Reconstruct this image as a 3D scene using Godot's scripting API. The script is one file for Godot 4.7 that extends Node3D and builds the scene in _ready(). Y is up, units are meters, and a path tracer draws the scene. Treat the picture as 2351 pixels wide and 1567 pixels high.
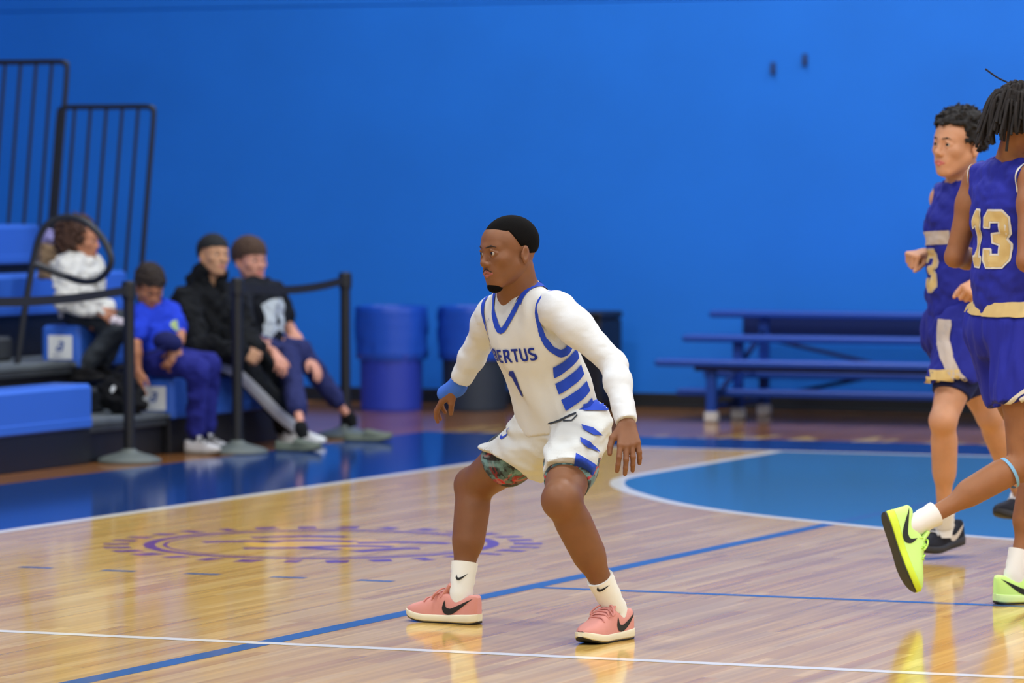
extends Node3D
# A gym during a basketball game. y is up, metres. The court's own axes: CROSS runs along the end wall, ALONG runs from the camera to the end wall.

const FOCAL := 10000.0          # focal length in pixels of the 2351 x 1567 frame
const EYE := Vector3(0, 1.52, 0)
var pitch := atan(358.5 / FOCAL)
var ALONG := Vector3(sin(deg_to_rad(23.0)), 0, -cos(deg_to_rad(23.0)))
var CROSS := Vector3(cos(deg_to_rad(23.0)), 0, sin(deg_to_rad(23.0)))
var M := {}
var used_names := {}

func W(px: float, py: float, t: float) -> Vector3:      # the point at depth t that a photograph pixel shows
	var f := Vector3(0, -sin(pitch), -cos(pitch))
	var up := Vector3(0, cos(pitch), -sin(pitch))
	return EYE + t * (f + Vector3.RIGHT * ((px - 1175.5) / FOCAL) - up * ((py - 783.5) / FOCAL))

func R(a: float, h: float, b: float) -> Vector3:        # court coordinates to world
	return CROSS * a + ALONG * b + Vector3(0, h, 0)

# ---------------------------------------------------------------- nodes
func numbered(called: String) -> String:
	if not used_names.has(called):
		used_names[called] = 0
		return called
	used_names[called] += 1
	return "%s_%03d" % [called, used_names[called]]

func tag(o: Node3D, label: String, category: String, group := "") -> Node3D:
	o.set_meta("label", label)
	o.set_meta("category", category)
	if group != "":
		o.set_meta("group", group)
	return o

func thing(called: String, label: String, category: String, at := Vector3.ZERO, group := "") -> Node3D:
	var o := Node3D.new()
	o.name = numbered(called)
	add_child(o)
	o.position = at
	tag(o, label, category, group)
	return o

func origin_of(n: Node3D) -> Vector3:
	var p := Vector3.ZERO
	var q: Node = n
	while q != self and q is Node3D:
		p += (q as Node3D).position
		q = q.get_parent()
	return p

func put(called: String, mesh: Mesh, m: Material, parent: Node3D = null) -> MeshInstance3D:
	var o := MeshInstance3D.new()
	o.mesh = mesh
	if m:
		o.material_override = m
	if parent == null:
		o.name = numbered(called)
		add_child(o)
	else:
		o.name = called
		parent.add_child(o, true)
	return o

func part(called: String, st: SurfaceTool, m: Material, parent: Node3D, label := "") -> MeshInstance3D:
	var mesh := st.commit()
	var o := put(called, mesh, m, parent)
	o.position = -origin_of(parent)                       # shapes are written in world coordinates
	if label != "":
		o.set_meta("label", label)
	return o

func struct(called: String, st: SurfaceTool, m: Material, parent: Node3D = null) -> MeshInstance3D:
	var o := put(called, st.commit(), m, parent)
	if parent == null:
		o.set_meta("kind", "structure")
	return o

# ---------------------------------------------------------------- shapes
func mb() -> SurfaceTool:
	var st := SurfaceTool.new()
	st.begin(Mesh.PRIMITIVE_TRIANGLES)
	return st

func tri(st: SurfaceTool, a: Vector3, b: Vector3, c: Vector3, na: Vector3, nb: Vector3, nc: Vector3) -> void:
	var g := (b - a).cross(c - a)
	if g.dot(na + nb + nc) > 0.0:
		var s := b; b = c; c = s
		s = nb; nb = nc; nc = s
	st.set_normal(na); st.add_vertex(a)
	st.set_normal(nb); st.add_vertex(b)
	st.set_normal(nc); st.add_vertex(c)

func flat(st: SurfaceTool, pts: Array, n: Vector3) -> void:
	for i in range(1, pts.size() - 1):
		tri(st, pts[0], pts[i], pts[i + 1], n, n, n)

func convex(st: SurfaceTool, pts: Array, middle: Vector3) -> void:
	var n: Vector3 = (pts[1] - pts[0]).cross(pts[2] - pts[0]).normalized()
	if n.dot(pts[0] - middle) < 0.0:
		n = -n
	flat(st, pts, n)

func box(st: SurfaceTool, at: Vector3, size: Vector3, turn := Basis.IDENTITY, bevel := 0.004) -> void:
	var h := size * 0.5
	var v := func(sx: int, sy: int, sz: int, ax: int) -> Vector3:
		var q := Vector3(sx * (h.x - (0.0 if ax == 0 else bevel)), sy * (h.y - (0.0 if ax == 1 else bevel)), sz * (h.z - (0.0 if ax == 2 else bevel)))
		return at + turn * q
	for s in [-1, 1]:
		convex(st, [v.call(s, -1, -1, 0), v.call(s, 1, -1, 0), v.call(s, 1, 1, 0), v.call(s, -1, 1, 0)], at)
		convex(st, [v.call(-1, s, -1, 1), v.call(1, s, -1, 1), v.call(1, s, 1, 1), v.call(-1, s, 1, 1)], at)
		convex(st, [v.call(-1, -1, s, 2), v.call(1, -1, s, 2), v.call(1, 1, s, 2), v.call(-1, 1, s, 2)], at)
	if bevel <= 0.0:
		return
	for s in [-1, 1]:
		for q in [-1, 1]:
			convex(st, [v.call(s, q, -1, 0), v.call(s, q, 1, 0), v.call(s, q, 1, 1), v.call(s, q, -1, 1)], at)
			convex(st, [v.call(s, -1, q, 0), v.call(s, 1, q, 0), v.call(s, 1, q, 2), v.call(s, -1, q, 2)], at)
			convex(st, [v.call(-1, s, q, 1), v.call(1, s, q, 1), v.call(1, s, q, 2), v.call(-1, s, q, 2)], at)
			for w in [-1, 1]:
				convex(st, [v.call(s, q, w, 0), v.call(s, q, w, 1), v.call(s, q, w, 2)], at)

func rbox(st: SurfaceTool, a0: float, a1: float, h0: float, h1: float, b0: float, b1: float, bevel := 0.004) -> void:   # a box along the court's axes
	box(st, R((a0 + a1) / 2, (h0 + h1) / 2, (b0 + b1) / 2), Vector3(absf(a1 - a0), h1 - h0, absf(b1 - b0)), Basis(CROSS, Vector3.UP, -ALONG), bevel)

func smooth_path(pts: Array, steps := 6) -> Array:
	var out := []
	for i in pts.size() - 1:
		var p0: Vector3 = pts[maxi(i - 1, 0)]
		var p3: Vector3 = pts[mini(i + 2, pts.size() - 1)]
		for s in steps:
			out.append((pts[i] as Vector3).cubic_interpolate(pts[i + 1], p0, p3, float(s) / steps))
	out.append(pts[-1])
	return out

func tube(st: SurfaceTool, path: Array, r, sides := 10, squash := 1.0, hint := Vector3.UP) -> void:    # r: one radius or one for each point; squash flattens along the hint
	var rings := []
	var up: Vector3 = hint
	for i in path.size():
		var t: Vector3 = (path[mini(i + 1, path.size() - 1)] - path[maxi(i - 1, 0)]).normalized()
		if absf(up.dot(t)) > 0.98:
			up = Vector3(0.31, 0.2, 0.93)
		var x := t.cross(up).normalized()
		var y := x.cross(t).normalized()
		up = y
		var rr: float = r if (r is float or r is int) else r[i]
		var ring := []
		for k in sides:
			var an := TAU * k / sides
			var d := x * cos(an) + y * sin(an) * squash
			ring.append([path[i] + d * rr, (x * cos(an) + y * sin(an) / squash).normalized()])
		rings.append(ring)
	for i in rings.size() - 1:
		for k in sides:
			var q := (k + 1) % sides
			var A: Array = rings[i][k]; var B: Array = rings[i][q]; var C: Array = rings[i + 1][q]; var D: Array = rings[i + 1][k]
			tri(st, A[0], B[0], C[0], A[1], B[1], C[1])
			tri(st, A[0], C[0], D[0], A[1], C[1], D[1])
	for e in [0, rings.size() - 1]:
		var n: Vector3 = (path[0] - path[1]).normalized() if e == 0 else (path[-1] - path[-2]).normalized()
		var cap := []
		for k in sides:
			cap.append(rings[e][k][0])
		flat(st, cap, n)

func lathe(st: SurfaceTool, at: Vector3, profile: Array, sides := 32, wobble = null) -> void:   # profile: [radius, height] from below to above
	var n := profile.size()
	var ring := func(i: int, k: int) -> Vector3:
		var an := TAU * k / sides
		var r: float = profile[i][0]
		if wobble != null:
			r += wobble.call(an, profile[i][1])
		return at + Vector3(cos(an) * r, profile[i][1], sin(an) * r)
	for i in n - 1:
		var d := Vector2(profile[i + 1][0] - profile[i][0], profile[i + 1][1] - profile[i][1])
		var nn := Vector2(d.y, -d.x).normalized()
		for k in sides:
			var a0 := TAU * k / sides
			var a1 := TAU * (k + 1) / sides
			var n0 := Vector3(cos(a0) * nn.x, nn.y, sin(a0) * nn.x)
			var n1 := Vector3(cos(a1) * nn.x, nn.y, sin(a1) * nn.x)
			var A: Vector3 = ring.call(i, k); var B: Vector3 = ring.call(i, (k + 1) % sides)
			var C: Vector3 = ring.call(i + 1, (k + 1) % sides); var D: Vector3 = ring.call(i + 1, k)
			tri(st, A, B, C, n0, n1, n1)
			tri(st, A, C, D, n0, n1, n0)

func ball(st: SurfaceTool, at: Vector3, r: Vector3, turn := Basis.IDENTITY, n := 12) -> void:
	for i in n:
		for k in n * 2:
			var q := []
			for c in [[0, 0], [0, 1], [1, 1], [1, 0]]:
				var la: float = PI * (i + c[0]) / n - PI / 2
				var lo: float = PI * (k + c[1]) / n
				q.append(Vector3(cos(la) * cos(lo), sin(la), cos(la) * sin(lo)))
			var p := []
			var nn := []
			for d in q:
				p.append(at + turn * (d * r))
				nn.append((turn * (d / r)).normalized())
			tri(st, p[0], p[1], p[2], nn[0], nn[1], nn[2])
			tri(st, p[0], p[2], p[3], nn[0], nn[2], nn[3])

# ---------------------------------------------------------------- materials
func mat(color: Color, rough := 0.7, spec := 0.5) -> StandardMaterial3D:
	var m := StandardMaterial3D.new()
	m.albedo_color = color
	m.roughness = rough
	m.metallic_specular = spec
	return m

func rgb8(r: float, g: float, b: float) -> Color:
	return Color(r / 255.0, g / 255.0, b / 255.0)

func noise_texture(size: int, freq: float, lo: float, hi: float, stretch := Vector2.ONE, octaves := 4, sd := 1) -> ImageTexture:
	var n := FastNoiseLite.new()
	n.seed = sd
	n.frequency = freq
	n.fractal_octaves = octaves
	var im := Image.create(size, size, false, Image.FORMAT_RGB8)
	for y in size:
		for x in size:
			# blended across the seams so that it repeats
			var fx := float(x) / size
			var fy := float(y) / size
			var s := 0.0
			for c in [[0, 0, (1 - fx) * (1 - fy)], [1, 0, fx * (1 - fy)], [0, 1, (1 - fx) * fy], [1, 1, fx * fy]]:
				s += n.get_noise_2d((x - c[0] * size) * stretch.x, (y - c[1] * size) * stretch.y) * c[2]
			var v := clampf(lerpf(lo, hi, clampf(0.5 + 0.75 * s, 0, 1)), 0, 1)
			im.set_pixel(x, y, Color(v, v, v))
	return ImageTexture.create_from_image(im)

func cloth(color: Color, rough := 0.85, relief := 0.05) -> StandardMaterial3D:
	var m := mat(color, rough, 0.3)
	m.heightmap_enabled = true
	m.heightmap_texture = M.weave
	m.heightmap_scale = relief
	m.uv1_triplanar = true
	m.uv1_scale = Vector3(14, 14, 14)
	m.rim_enabled = true
	m.rim = 0.15
	m.rim_tint = 0.6
	return m

func skin(color: Color) -> StandardMaterial3D:
	var m := mat(color, 0.52, 0.4)
	m.albedo_texture = M.blotch
	m.uv1_triplanar = true
	m.uv1_scale = Vector3(3, 3, 3)
	m.subsurf_scatter_enabled = true
	m.subsurf_scatter_strength = 0.12
	return m

# ---------------------------------------------------------------- smooth bodies: distance fields meshed as surface nets
class Field:
	var T := PackedInt32Array()        # 0 tapered capsule, 1 ellipsoid, 2 half-space
	var OP := PackedInt32Array()       # 0 join, 1 cut away, 2 keep inside
	var A := PackedVector3Array()
	var BA := PackedVector3Array()
	var INV := PackedFloat32Array()
	var RA := PackedFloat32Array()
	var DR := PackedFloat32Array()
	var K := PackedFloat32Array()
	var M1: Array[Basis] = []
	var M2: Array[Basis] = []
	var lo := Vector3(1e9, 1e9, 1e9)
	var hi := Vector3(-1e9, -1e9, -1e9)
	var noise: FastNoiseLite
	var amp := 0.0
	var stretch := Basis.IDENTITY
	var all := PackedInt32Array()

	func _push(t: int, op: int, a: Vector3, ba: Vector3, inv: float, ra: float, dr: float, k: float, m1: Basis, m2: Basis) -> void:
		all.append(T.size())
		T.append(t); OP.append(op); A.append(a); BA.append(ba); INV.append(inv); RA.append(ra); DR.append(dr); K.append(k); M1.append(m1); M2.append(m2)

	func grow(p: Vector3, r: float) -> void:
		lo = lo.min(p - Vector3.ONE * r)
		hi = hi.max(p + Vector3.ONE * r)

	func cap(a: Vector3, b: Vector3, ra: float, rb: float, k := 0.02, op := 0) -> Field:
		var ba := b - a
		_push(0, op, a, ba, 1.0 / maxf(ba.length_squared(), 1e-9), ra, rb - ra, k, Basis.IDENTITY, Basis.IDENTITY)
		if op == 0:
			grow(a, ra); grow(b, rb)
		return self

	func ell(c: Vector3, r: Vector3, turn := Basis.IDENTITY, k := 0.02, op := 0) -> Field:
		var inv := turn.inverse()
		_push(1, op, c, Vector3.ZERO, 0, 0, 0, k, Basis.from_scale(Vector3.ONE / r) * inv, Basis.from_scale(Vector3.ONE / (r * r)) * inv)
		if op == 0:
			grow(c, maxf(r.x, maxf(r.y, r.z)))
		return self

	func brick(c: Vector3, h: Vector3, turn := Basis.IDENTITY, k := 0.003, op := 1) -> Field:     # a box, cut away unless told otherwise
		_push(3, op, c, h, 0, 0, 0, k, turn.inverse(), Basis.IDENTITY)
		if op == 0:
			grow(c, h.length())
		return self

	func plane(p: Vector3, n: Vector3, k := 0.003) -> Field:      # keeps what lies behind the plane
		_push(2, 2, p, n.normalized(), 0, 0, 0, k, Basis.IDENTITY, Basis.IDENTITY)
		return self

	func wrinkle(freq: float, amount: float, along := Basis.IDENTITY, sd := 3) -> Field:
		noise = FastNoiseLite.new()
		noise.seed = sd
		noise.frequency = freq
		noise.fractal_octaves = 2
		amp = amount
		stretch = along
		return self

	func one(i: int, p: Vector3) -> float:
		var q := p - A[i]
		if T[i] == 0:
			var t := clampf(q.dot(BA[i]) * INV[i], 0.0, 1.0)
			return (q - BA[i] * t).length() - RA[i] - DR[i] * t
		if T[i] == 1:
			var l := (M1[i] * q).length()
			return l * (l - 1.0) / maxf((M2[i] * q).length(), 1e-6)
		if T[i] == 3:
			var w := (M1[i] * q).abs() - BA[i]
			return w.max(Vector3.ZERO).length() + minf(maxf(w.x, maxf(w.y, w.z)), 0.0)
		return q.dot(BA[i])

	func at(p: Vector3, list := all) -> float:
		var d := 10.0
		for i in list:
			var e: float
			var q := p - A[i]
			var ty := T[i]
			if ty == 0:
				var t := clampf(q.dot(BA[i]) * INV[i], 0.0, 1.0)
				e = (q - BA[i] * t).length() - RA[i] - DR[i] * t
			elif ty == 1:
				var l := (M1[i] * q).length()
				e = l * (l - 1.0) / maxf((M2[i] * q).length(), 1e-6)
			elif ty == 3:
				var w := (M1[i] * q).abs() - BA[i]
				e = w.max(Vector3.ZERO).length() + minf(maxf(w.x, maxf(w.y, w.z)), 0.0)
			else:
				e = q.dot(BA[i])
			var k := K[i]
			var op := OP[i]
			if op == 0:
				var h := k - absf(d - e)
				d = minf(d, e)
				if h > 0.0:
					d -= h * h * 0.25 / k
			else:
				if op == 1:
					e = -e
				var h := k - absf(d - e)
				d = maxf(d, e)
				if h > 0.0:
					d += h * h * 0.25 / k
		if amp > 0.0 and absf(d) < amp * 3.0:
			d += amp * noise.get_noise_3dv(stretch * p)
		return d

	func normal(p: Vector3, e := 0.003) -> Vector3:
		return Vector3(at(p + Vector3(e, 0, 0)) - at(p - Vector3(e, 0, 0)), at(p + Vector3(0, e, 0)) - at(p - Vector3(0, e, 0)), at(p + Vector3(0, 0, e)) - at(p - Vector3(0, 0, e))).normalized()

	func hit(p: Vector3, d: Vector3, most := 0.8) -> Vector3:      # walk from p along d to the surface
		var s := 0.0
		while s < most:
			var e := at(p + d * s)
			if e < 0.0004:
				break
			s += maxf(e * 0.8, 0.0004)
		return p + d * s

	func mesh_into(bundle: Array, cell: float, place := Transform3D.IDENTITY) -> void:      # noted here, meshed later with all others
		bundle.append([self, cell, place])

	# vertices, normals and triangles are added to out = [PackedVector3Array, PackedVector3Array, PackedInt32Array]
	func build_into(out: Array, cell: float, place: Transform3D) -> void:
		var V: PackedVector3Array = out[0]
		var N: PackedVector3Array = out[1]
		var I: PackedInt32Array = out[2]
		var B := 6
		var l := lo - Vector3.ONE * (cell * 2 + amp)
		var n := ((hi - l + Vector3.ONE * (cell * 2 + amp)) / (cell * B)).ceil()
		var half := cell * B * 0.8661
		var ids := {}
		var edges := PackedInt64Array()
		var S := B + 1
		var vals := PackedFloat32Array()
		vals.resize(S * S * S)
		for bz in int(n.z):
			for by in int(n.y):
				for bx in int(n.x):
					var b0 := l + Vector3(bx, by, bz) * (cell * B)
					var mid := b0 + Vector3.ONE * (cell * B * 0.5)
					var list := PackedInt32Array()
					var near := false
					for i in all:
						if OP[i] == 0:
							var e := one(i, mid)
							if e < half * 1.3 + K[i] * 1.6 + amp + 0.004:
								list.append(i)
								near = true
						elif one(i, mid) < half * 1.5 + K[i] + 0.01 or T[i] == 2:
							list.append(i)
					if not near:
						continue
					if absf(at(mid, list)) > half * 1.2 + amp + 0.003:
						continue
					var w := 0
					for z in S:
						for y in S:
							for x in S:
								vals[w] = at(b0 + Vector3(x, y, z) * cell, list)
								w += 1
					for z in B:
						for y in B:
							for x in B:
								var o := x + S * (y + S * z)
								var v0 := vals[o]; var v1 := vals[o + 1]; var v2 := vals[o + S]; var v3 := vals[o + S + 1]
								var v4 := vals[o + S * S]; var v5 := vals[o + S * S + 1]; var v6 := vals[o + S * S + S]; var v7 := vals[o + S * S + S + 1]
								var m := int(v0 < 0) + int(v1 < 0) + int(v2 < 0) + int(v3 < 0) + int(v4 < 0) + int(v5 < 0) + int(v6 < 0) + int(v7 < 0)
								if m == 0 or m == 8:
									continue
								var s := Vector3.ZERO
								var c := 0
								if (v0 < 0) != (v1 < 0): s += Vector3(v0 / (v0 - v1), 0, 0); c += 1
								if (v2 < 0) != (v3 < 0): s += Vector3(v2 / (v2 - v3), 1, 0); c += 1
								if (v4 < 0) != (v5 < 0): s += Vector3(v4 / (v4 - v5), 0, 1); c += 1
								if (v6 < 0) != (v7 < 0): s += Vector3(v6 / (v6 - v7), 1, 1); c += 1
								if (v0 < 0) != (v2 < 0): s += Vector3(0, v0 / (v0 - v2), 0); c += 1
								if (v1 < 0) != (v3 < 0): s += Vector3(1, v1 / (v1 - v3), 0); c += 1
								if (v4 < 0) != (v6 < 0): s += Vector3(0, v4 / (v4 - v6), 1); c += 1
								if (v5 < 0) != (v7 < 0): s += Vector3(1, v5 / (v5 - v7), 1); c += 1
								if (v0 < 0) != (v4 < 0): s += Vector3(0, 0, v0 / (v0 - v4)); c += 1
								if (v1 < 0) != (v5 < 0): s += Vector3(1, 0, v1 / (v1 - v5)); c += 1
								if (v2 < 0) != (v6 < 0): s += Vector3(0, 1, v2 / (v2 - v6)); c += 1
								if (v3 < 0) != (v7 < 0): s += Vector3(1, 1, v3 / (v3 - v7)); c += 1
								s /= c
								var g := Vector3((v1 - v0) + (v3 - v2) + (v5 - v4) + (v7 - v6), (v2 - v0) + (v3 - v1) + (v6 - v4) + (v7 - v5), (v4 - v0) + (v5 - v1) + (v6 - v2) + (v7 - v3))
								var gx := bx * B + x
								var gy := by * B + y
								var gz := bz * B + z
								var key := gx + (gy << 12) + (gz << 24)
								ids[key] = V.size()
								V.append(place * (b0 + (Vector3(x, y, z) + s) * cell))
								N.append((place.basis * g).normalized())
								if (v0 < 0) != (v1 < 0): edges.append(key * 8 + 0 + (4 if v0 < 0 else 0))
								if (v0 < 0) != (v2 < 0): edges.append(key * 8 + 1 + (4 if v0 < 0 else 0))
								if (v0 < 0) != (v4 < 0): edges.append(key * 8 + 2 + (4 if v0 < 0 else 0))
		var step := [1, 1 << 12, 1 << 24]
		for e in edges:
			var key := e >> 3
			var ax := int(e & 3)
			var inside := (e & 4) != 0
			var du: int = step[(ax + 1) % 3]
			var dv: int = step[(ax + 2) % 3]
			var a = ids.get(key); var b = ids.get(key - du); var c = ids.get(key - du - dv); var d = ids.get(key - dv)
			if a == null or b == null or c == null or d == null:
				continue
			if inside:
				I.append_array(PackedInt32Array([a, c, b, a, d, c]))
			else:
				I.append_array(PackedInt32Array([a, b, c, a, c, d]))
		out[0] = V; out[1] = N; out[2] = I

var pending := []

func soft() -> Array:
	return []

func soft_part(called: String, bundle: Array, m: Material, parent: Node3D, label := "") -> MeshInstance3D:
	var o := put(called, null, m, parent)
	o.position = -origin_of(parent)
	if label != "":
		o.set_meta("label", label)
	pending.append([o, bundle, [PackedVector3Array(), PackedVector3Array(), PackedInt32Array()]])
	return o

func mesh_one(i: int) -> void:
	for q in pending[i][1]:
		(q[0] as Field).build_into(pending[i][2], q[1], q[2])

func finish_soft_parts() -> void:
	var task := WorkerThreadPool.add_group_task(mesh_one, pending.size())
	WorkerThreadPool.wait_for_group_task_completion(task)
	for p in pending:
		var arrays := []
		arrays.resize(Mesh.ARRAY_MAX)
		arrays[Mesh.ARRAY_VERTEX] = p[2][0]
		arrays[Mesh.ARRAY_NORMAL] = p[2][1]
		arrays[Mesh.ARRAY_INDEX] = p[2][2]
		var mesh := ArrayMesh.new()
		mesh.add_surface_from_arrays(Mesh.PRIMITIVE_TRIANGLES, arrays)
		(p[0] as MeshInstance3D).mesh = mesh
	pending.clear()

func field_part(called: String, f: Field, cell: float, m: Material, parent: Node3D, label := "") -> MeshInstance3D:
	var out := soft()
	f.mesh_into(out, cell)
	return soft_part(called, out, m, parent, label)

# lays flat outlines on a curved surface: polygons in (u, v) metres round o are cut into small pieces and each corner walks along d to the surface
func drape(st: SurfaceTool, f: Field, polys: Array, o: Vector3, u: Vector3, v: Vector3, d: Vector3, lift := 0.0022, grain := 0.014) -> void:
	for poly in polys:
		var lo := Vector2(1e9, 1e9)
		var hi := Vector2(-1e9, -1e9)
		for p in poly:
			lo = lo.min(p)
			hi = hi.max(p)
		var x := lo.x
		while x < hi.x:
			var y := lo.y
			while y < hi.y:
				var sq := PackedVector2Array([Vector2(x, y), Vector2(x + grain, y), Vector2(x + grain, y + grain), Vector2(x, y + grain)])
				for piece in Geometry2D.intersect_polygons(PackedVector2Array(poly), sq):
					var tr := Geometry2D.triangulate_polygon(piece)
					var P := []
					var NN := []
					var missed := false
					for q in piece:
						var h := f.hit(o + u * q.x + v * q.y - d * 0.35, d, 0.7)
						if f.at(h) > 0.002:
							missed = true
							break
						var nn := f.normal(h)
						P.append(h + nn * lift)
						NN.append(nn)
					for i in range(0, 0 if missed else tr.size(), 3):
						tri(st, P[tr[i]], P[tr[i + 1]], P[tr[i + 2]], NN[tr[i]], NN[tr[i + 1]], NN[tr[i + 2]])
				y += grain
			x += grain

func ribbon(pts: Array, w: float) -> PackedVector2Array:      # a 2D line with width, as an outline
	var left := PackedVector2Array()
	var right := PackedVector2Array()
	for i in pts.size():
		var t: Vector2 = (pts[mini(i + 1, pts.size() - 1)] - pts[maxi(i - 1, 0)]).normalized()
		var n := Vector2(-t.y, t.x) * w * 0.5
		left.append(pts[i] + n)
		right.append(pts[i] - n)
	right.reverse()
	left.append_array(right)
	return left

func curve2(pts: Array, steps := 6) -> Array:
	var out := []
	for i in pts.size() - 1:
		var p0: Vector2 = pts[maxi(i - 1, 0)]
		var p3: Vector2 = pts[mini(i + 2, pts.size() - 1)]
		for s in steps:
			out.append((pts[i] as Vector2).cubic_interpolate(pts[i + 1], p0, p3, float(s) / steps))
	out.append(pts[-1])
	return out

# polygons of a line of text, in metres, centred on the origin
func text_polys(words: String, height: float, squeeze := 1.0) -> Array:
	var t := TextMesh.new()
	var f := SystemFont.new()
	f.font_names = PackedStringArray(["Droid Sans"])
	f.font_weight = 700
	t.font = f
	t.text = words
	t.font_size = 32
	t.pixel_size = 0.01
	t.depth = 0.0
	var a := t.get_mesh_arrays()
	var v: PackedVector3Array = a[Mesh.ARRAY_VERTEX]
	var ix: PackedInt32Array = a[Mesh.ARRAY_INDEX] if a[Mesh.ARRAY_INDEX] != null else PackedInt32Array(range(v.size()))
	var box := AABB(v[0], Vector3.ZERO)
	for p in v:
		box = box.expand(p)
	var k := height / box.size.y
	var c := box.get_center()
	var out := []
	for i in range(0, ix.size(), 3):
		var poly := PackedVector2Array()
		for j in 3:
			var p := v[ix[i + j]] - c
			poly.append(Vector2(p.x * k * squeeze, p.y * k))
		out.append(poly)
	return out

# the tick emblem: a hooked blade from the left tip to the right tip, size = its length
func tick(size: float, flip := 1.0) -> PackedVector2Array:
	var top := curve2([Vector2(-0.42, 0.16), Vector2(-0.38, -0.05), Vector2(-0.28, -0.10), Vector2(-0.12, -0.07), Vector2(0.5, 0.24)], 5)
	var low := curve2([Vector2(0.5, 0.24), Vector2(0.02, -0.17), Vector2(-0.24, -0.30), Vector2(-0.42, -0.27), Vector2(-0.5, -0.12), Vector2(-0.47, 0.04), Vector2(-0.42, 0.16)], 5)
	var out := PackedVector2Array()
	for p in top:
		out.append(Vector2(p.x * flip, p.y) * size)
	for i in range(1, low.size() - 1):
		out.append(Vector2(low[i].x * flip, low[i].y) * size)
	return out

# ---------------------------------------------------------------- the place
func light_and_camera() -> void:
	var cam := Camera3D.new()
	cam.name = "camera"
	add_child(cam)
	var at := CameraAttributesPhysical.new()
	at.frustum_focal_length = 12.0 / (783.5 / FOCAL)
	at.frustum_focus_distance = 14.45
	at.exposure_aperture = at.frustum_focal_length / 44.0
	at.frustum_near = 0.1
	at.frustum_far = 200.0
	cam.attributes = at
	cam.fov = rad_to_deg(2.0 * atan(783.5 / FOCAL))
	cam.near = 0.1
	cam.far = 200.0
	cam.position = EYE
	cam.rotation.x = -pitch
	cam.current = true
	var e := Environment.new()
	e.background_mode = Environment.BG_COLOR
	e.background_color = Color(0, 0, 0)
	e.tonemap_mode = Environment.TONE_MAPPER_LINEAR
	e.tonemap_exposure = 1.0
	e.sdfgi_enabled = true
	e.ssao_enabled = true
	e.ssil_enabled = true
	var we := WorldEnvironment.new()
	we.environment = e
	we.name = "environment"
	add_child(we)
	# high-bay panels in rows under the ceiling: a glowing panel in a housing, and its light just below
	var glow := mat(Color(0.9, 0.9, 0.9), 0.6)
	glow.emission_enabled = true
	glow.emission = Color(0.965, 0.985, 1.0)
	glow.emission_energy_multiplier = 2.0
	var body := mat(rgb8(200, 200, 200), 0.5)
	var n := 0
	for ia in 4:
		for ib in 5:
			var a: float = -10.6 + 4.9 * ia
			var b: float = 0.5 + 6.1 * ib
			var t := thing("ceiling_light", "bright white panel lamp hanging in the rows under the gym ceiling", "ceiling light", R(a, 7.1, b), "panel lamps under the gym ceiling")
			var s1 := mb()
			rbox(s1, a - 0.85, a + 0.85, 7.12, 7.22, b - 0.45, b + 0.45, 0.01)
			part("housing", s1, body, t)
			var s2 := mb()
			rbox(s2, a - 0.8, a + 0.8, 7.105, 7.122, b - 0.4, b + 0.4, 0.004)
			part("diffuser", s2, glow, t)
			for q in [-0.6, 0.6]:
				var s3 := mb()
				tube(s3, [R(a + q, 7.2, b), R(a + q, 7.8, b)], 0.008, 6)
				part("hanger", s3, body, t)
			var l := AreaLight3D.new()
			l.name = "light"
			l.area_size = Vector2(1.6, 0.8)
			l.area_normalize_energy = true
			l.light_energy = LAMP
			l.light_color = Color(0.965, 0.985, 1.0)
			l.area_range = 60.0
			l.area_attenuation = 2.0
			l.shadow_enabled = true
			t.add_child(l)
			l.basis = Basis(CROSS, ALONG, Vector3.UP)
			l.position = Vector3(0, -0.02, 0)
			n += 1

const LAMP := 18.6

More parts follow.
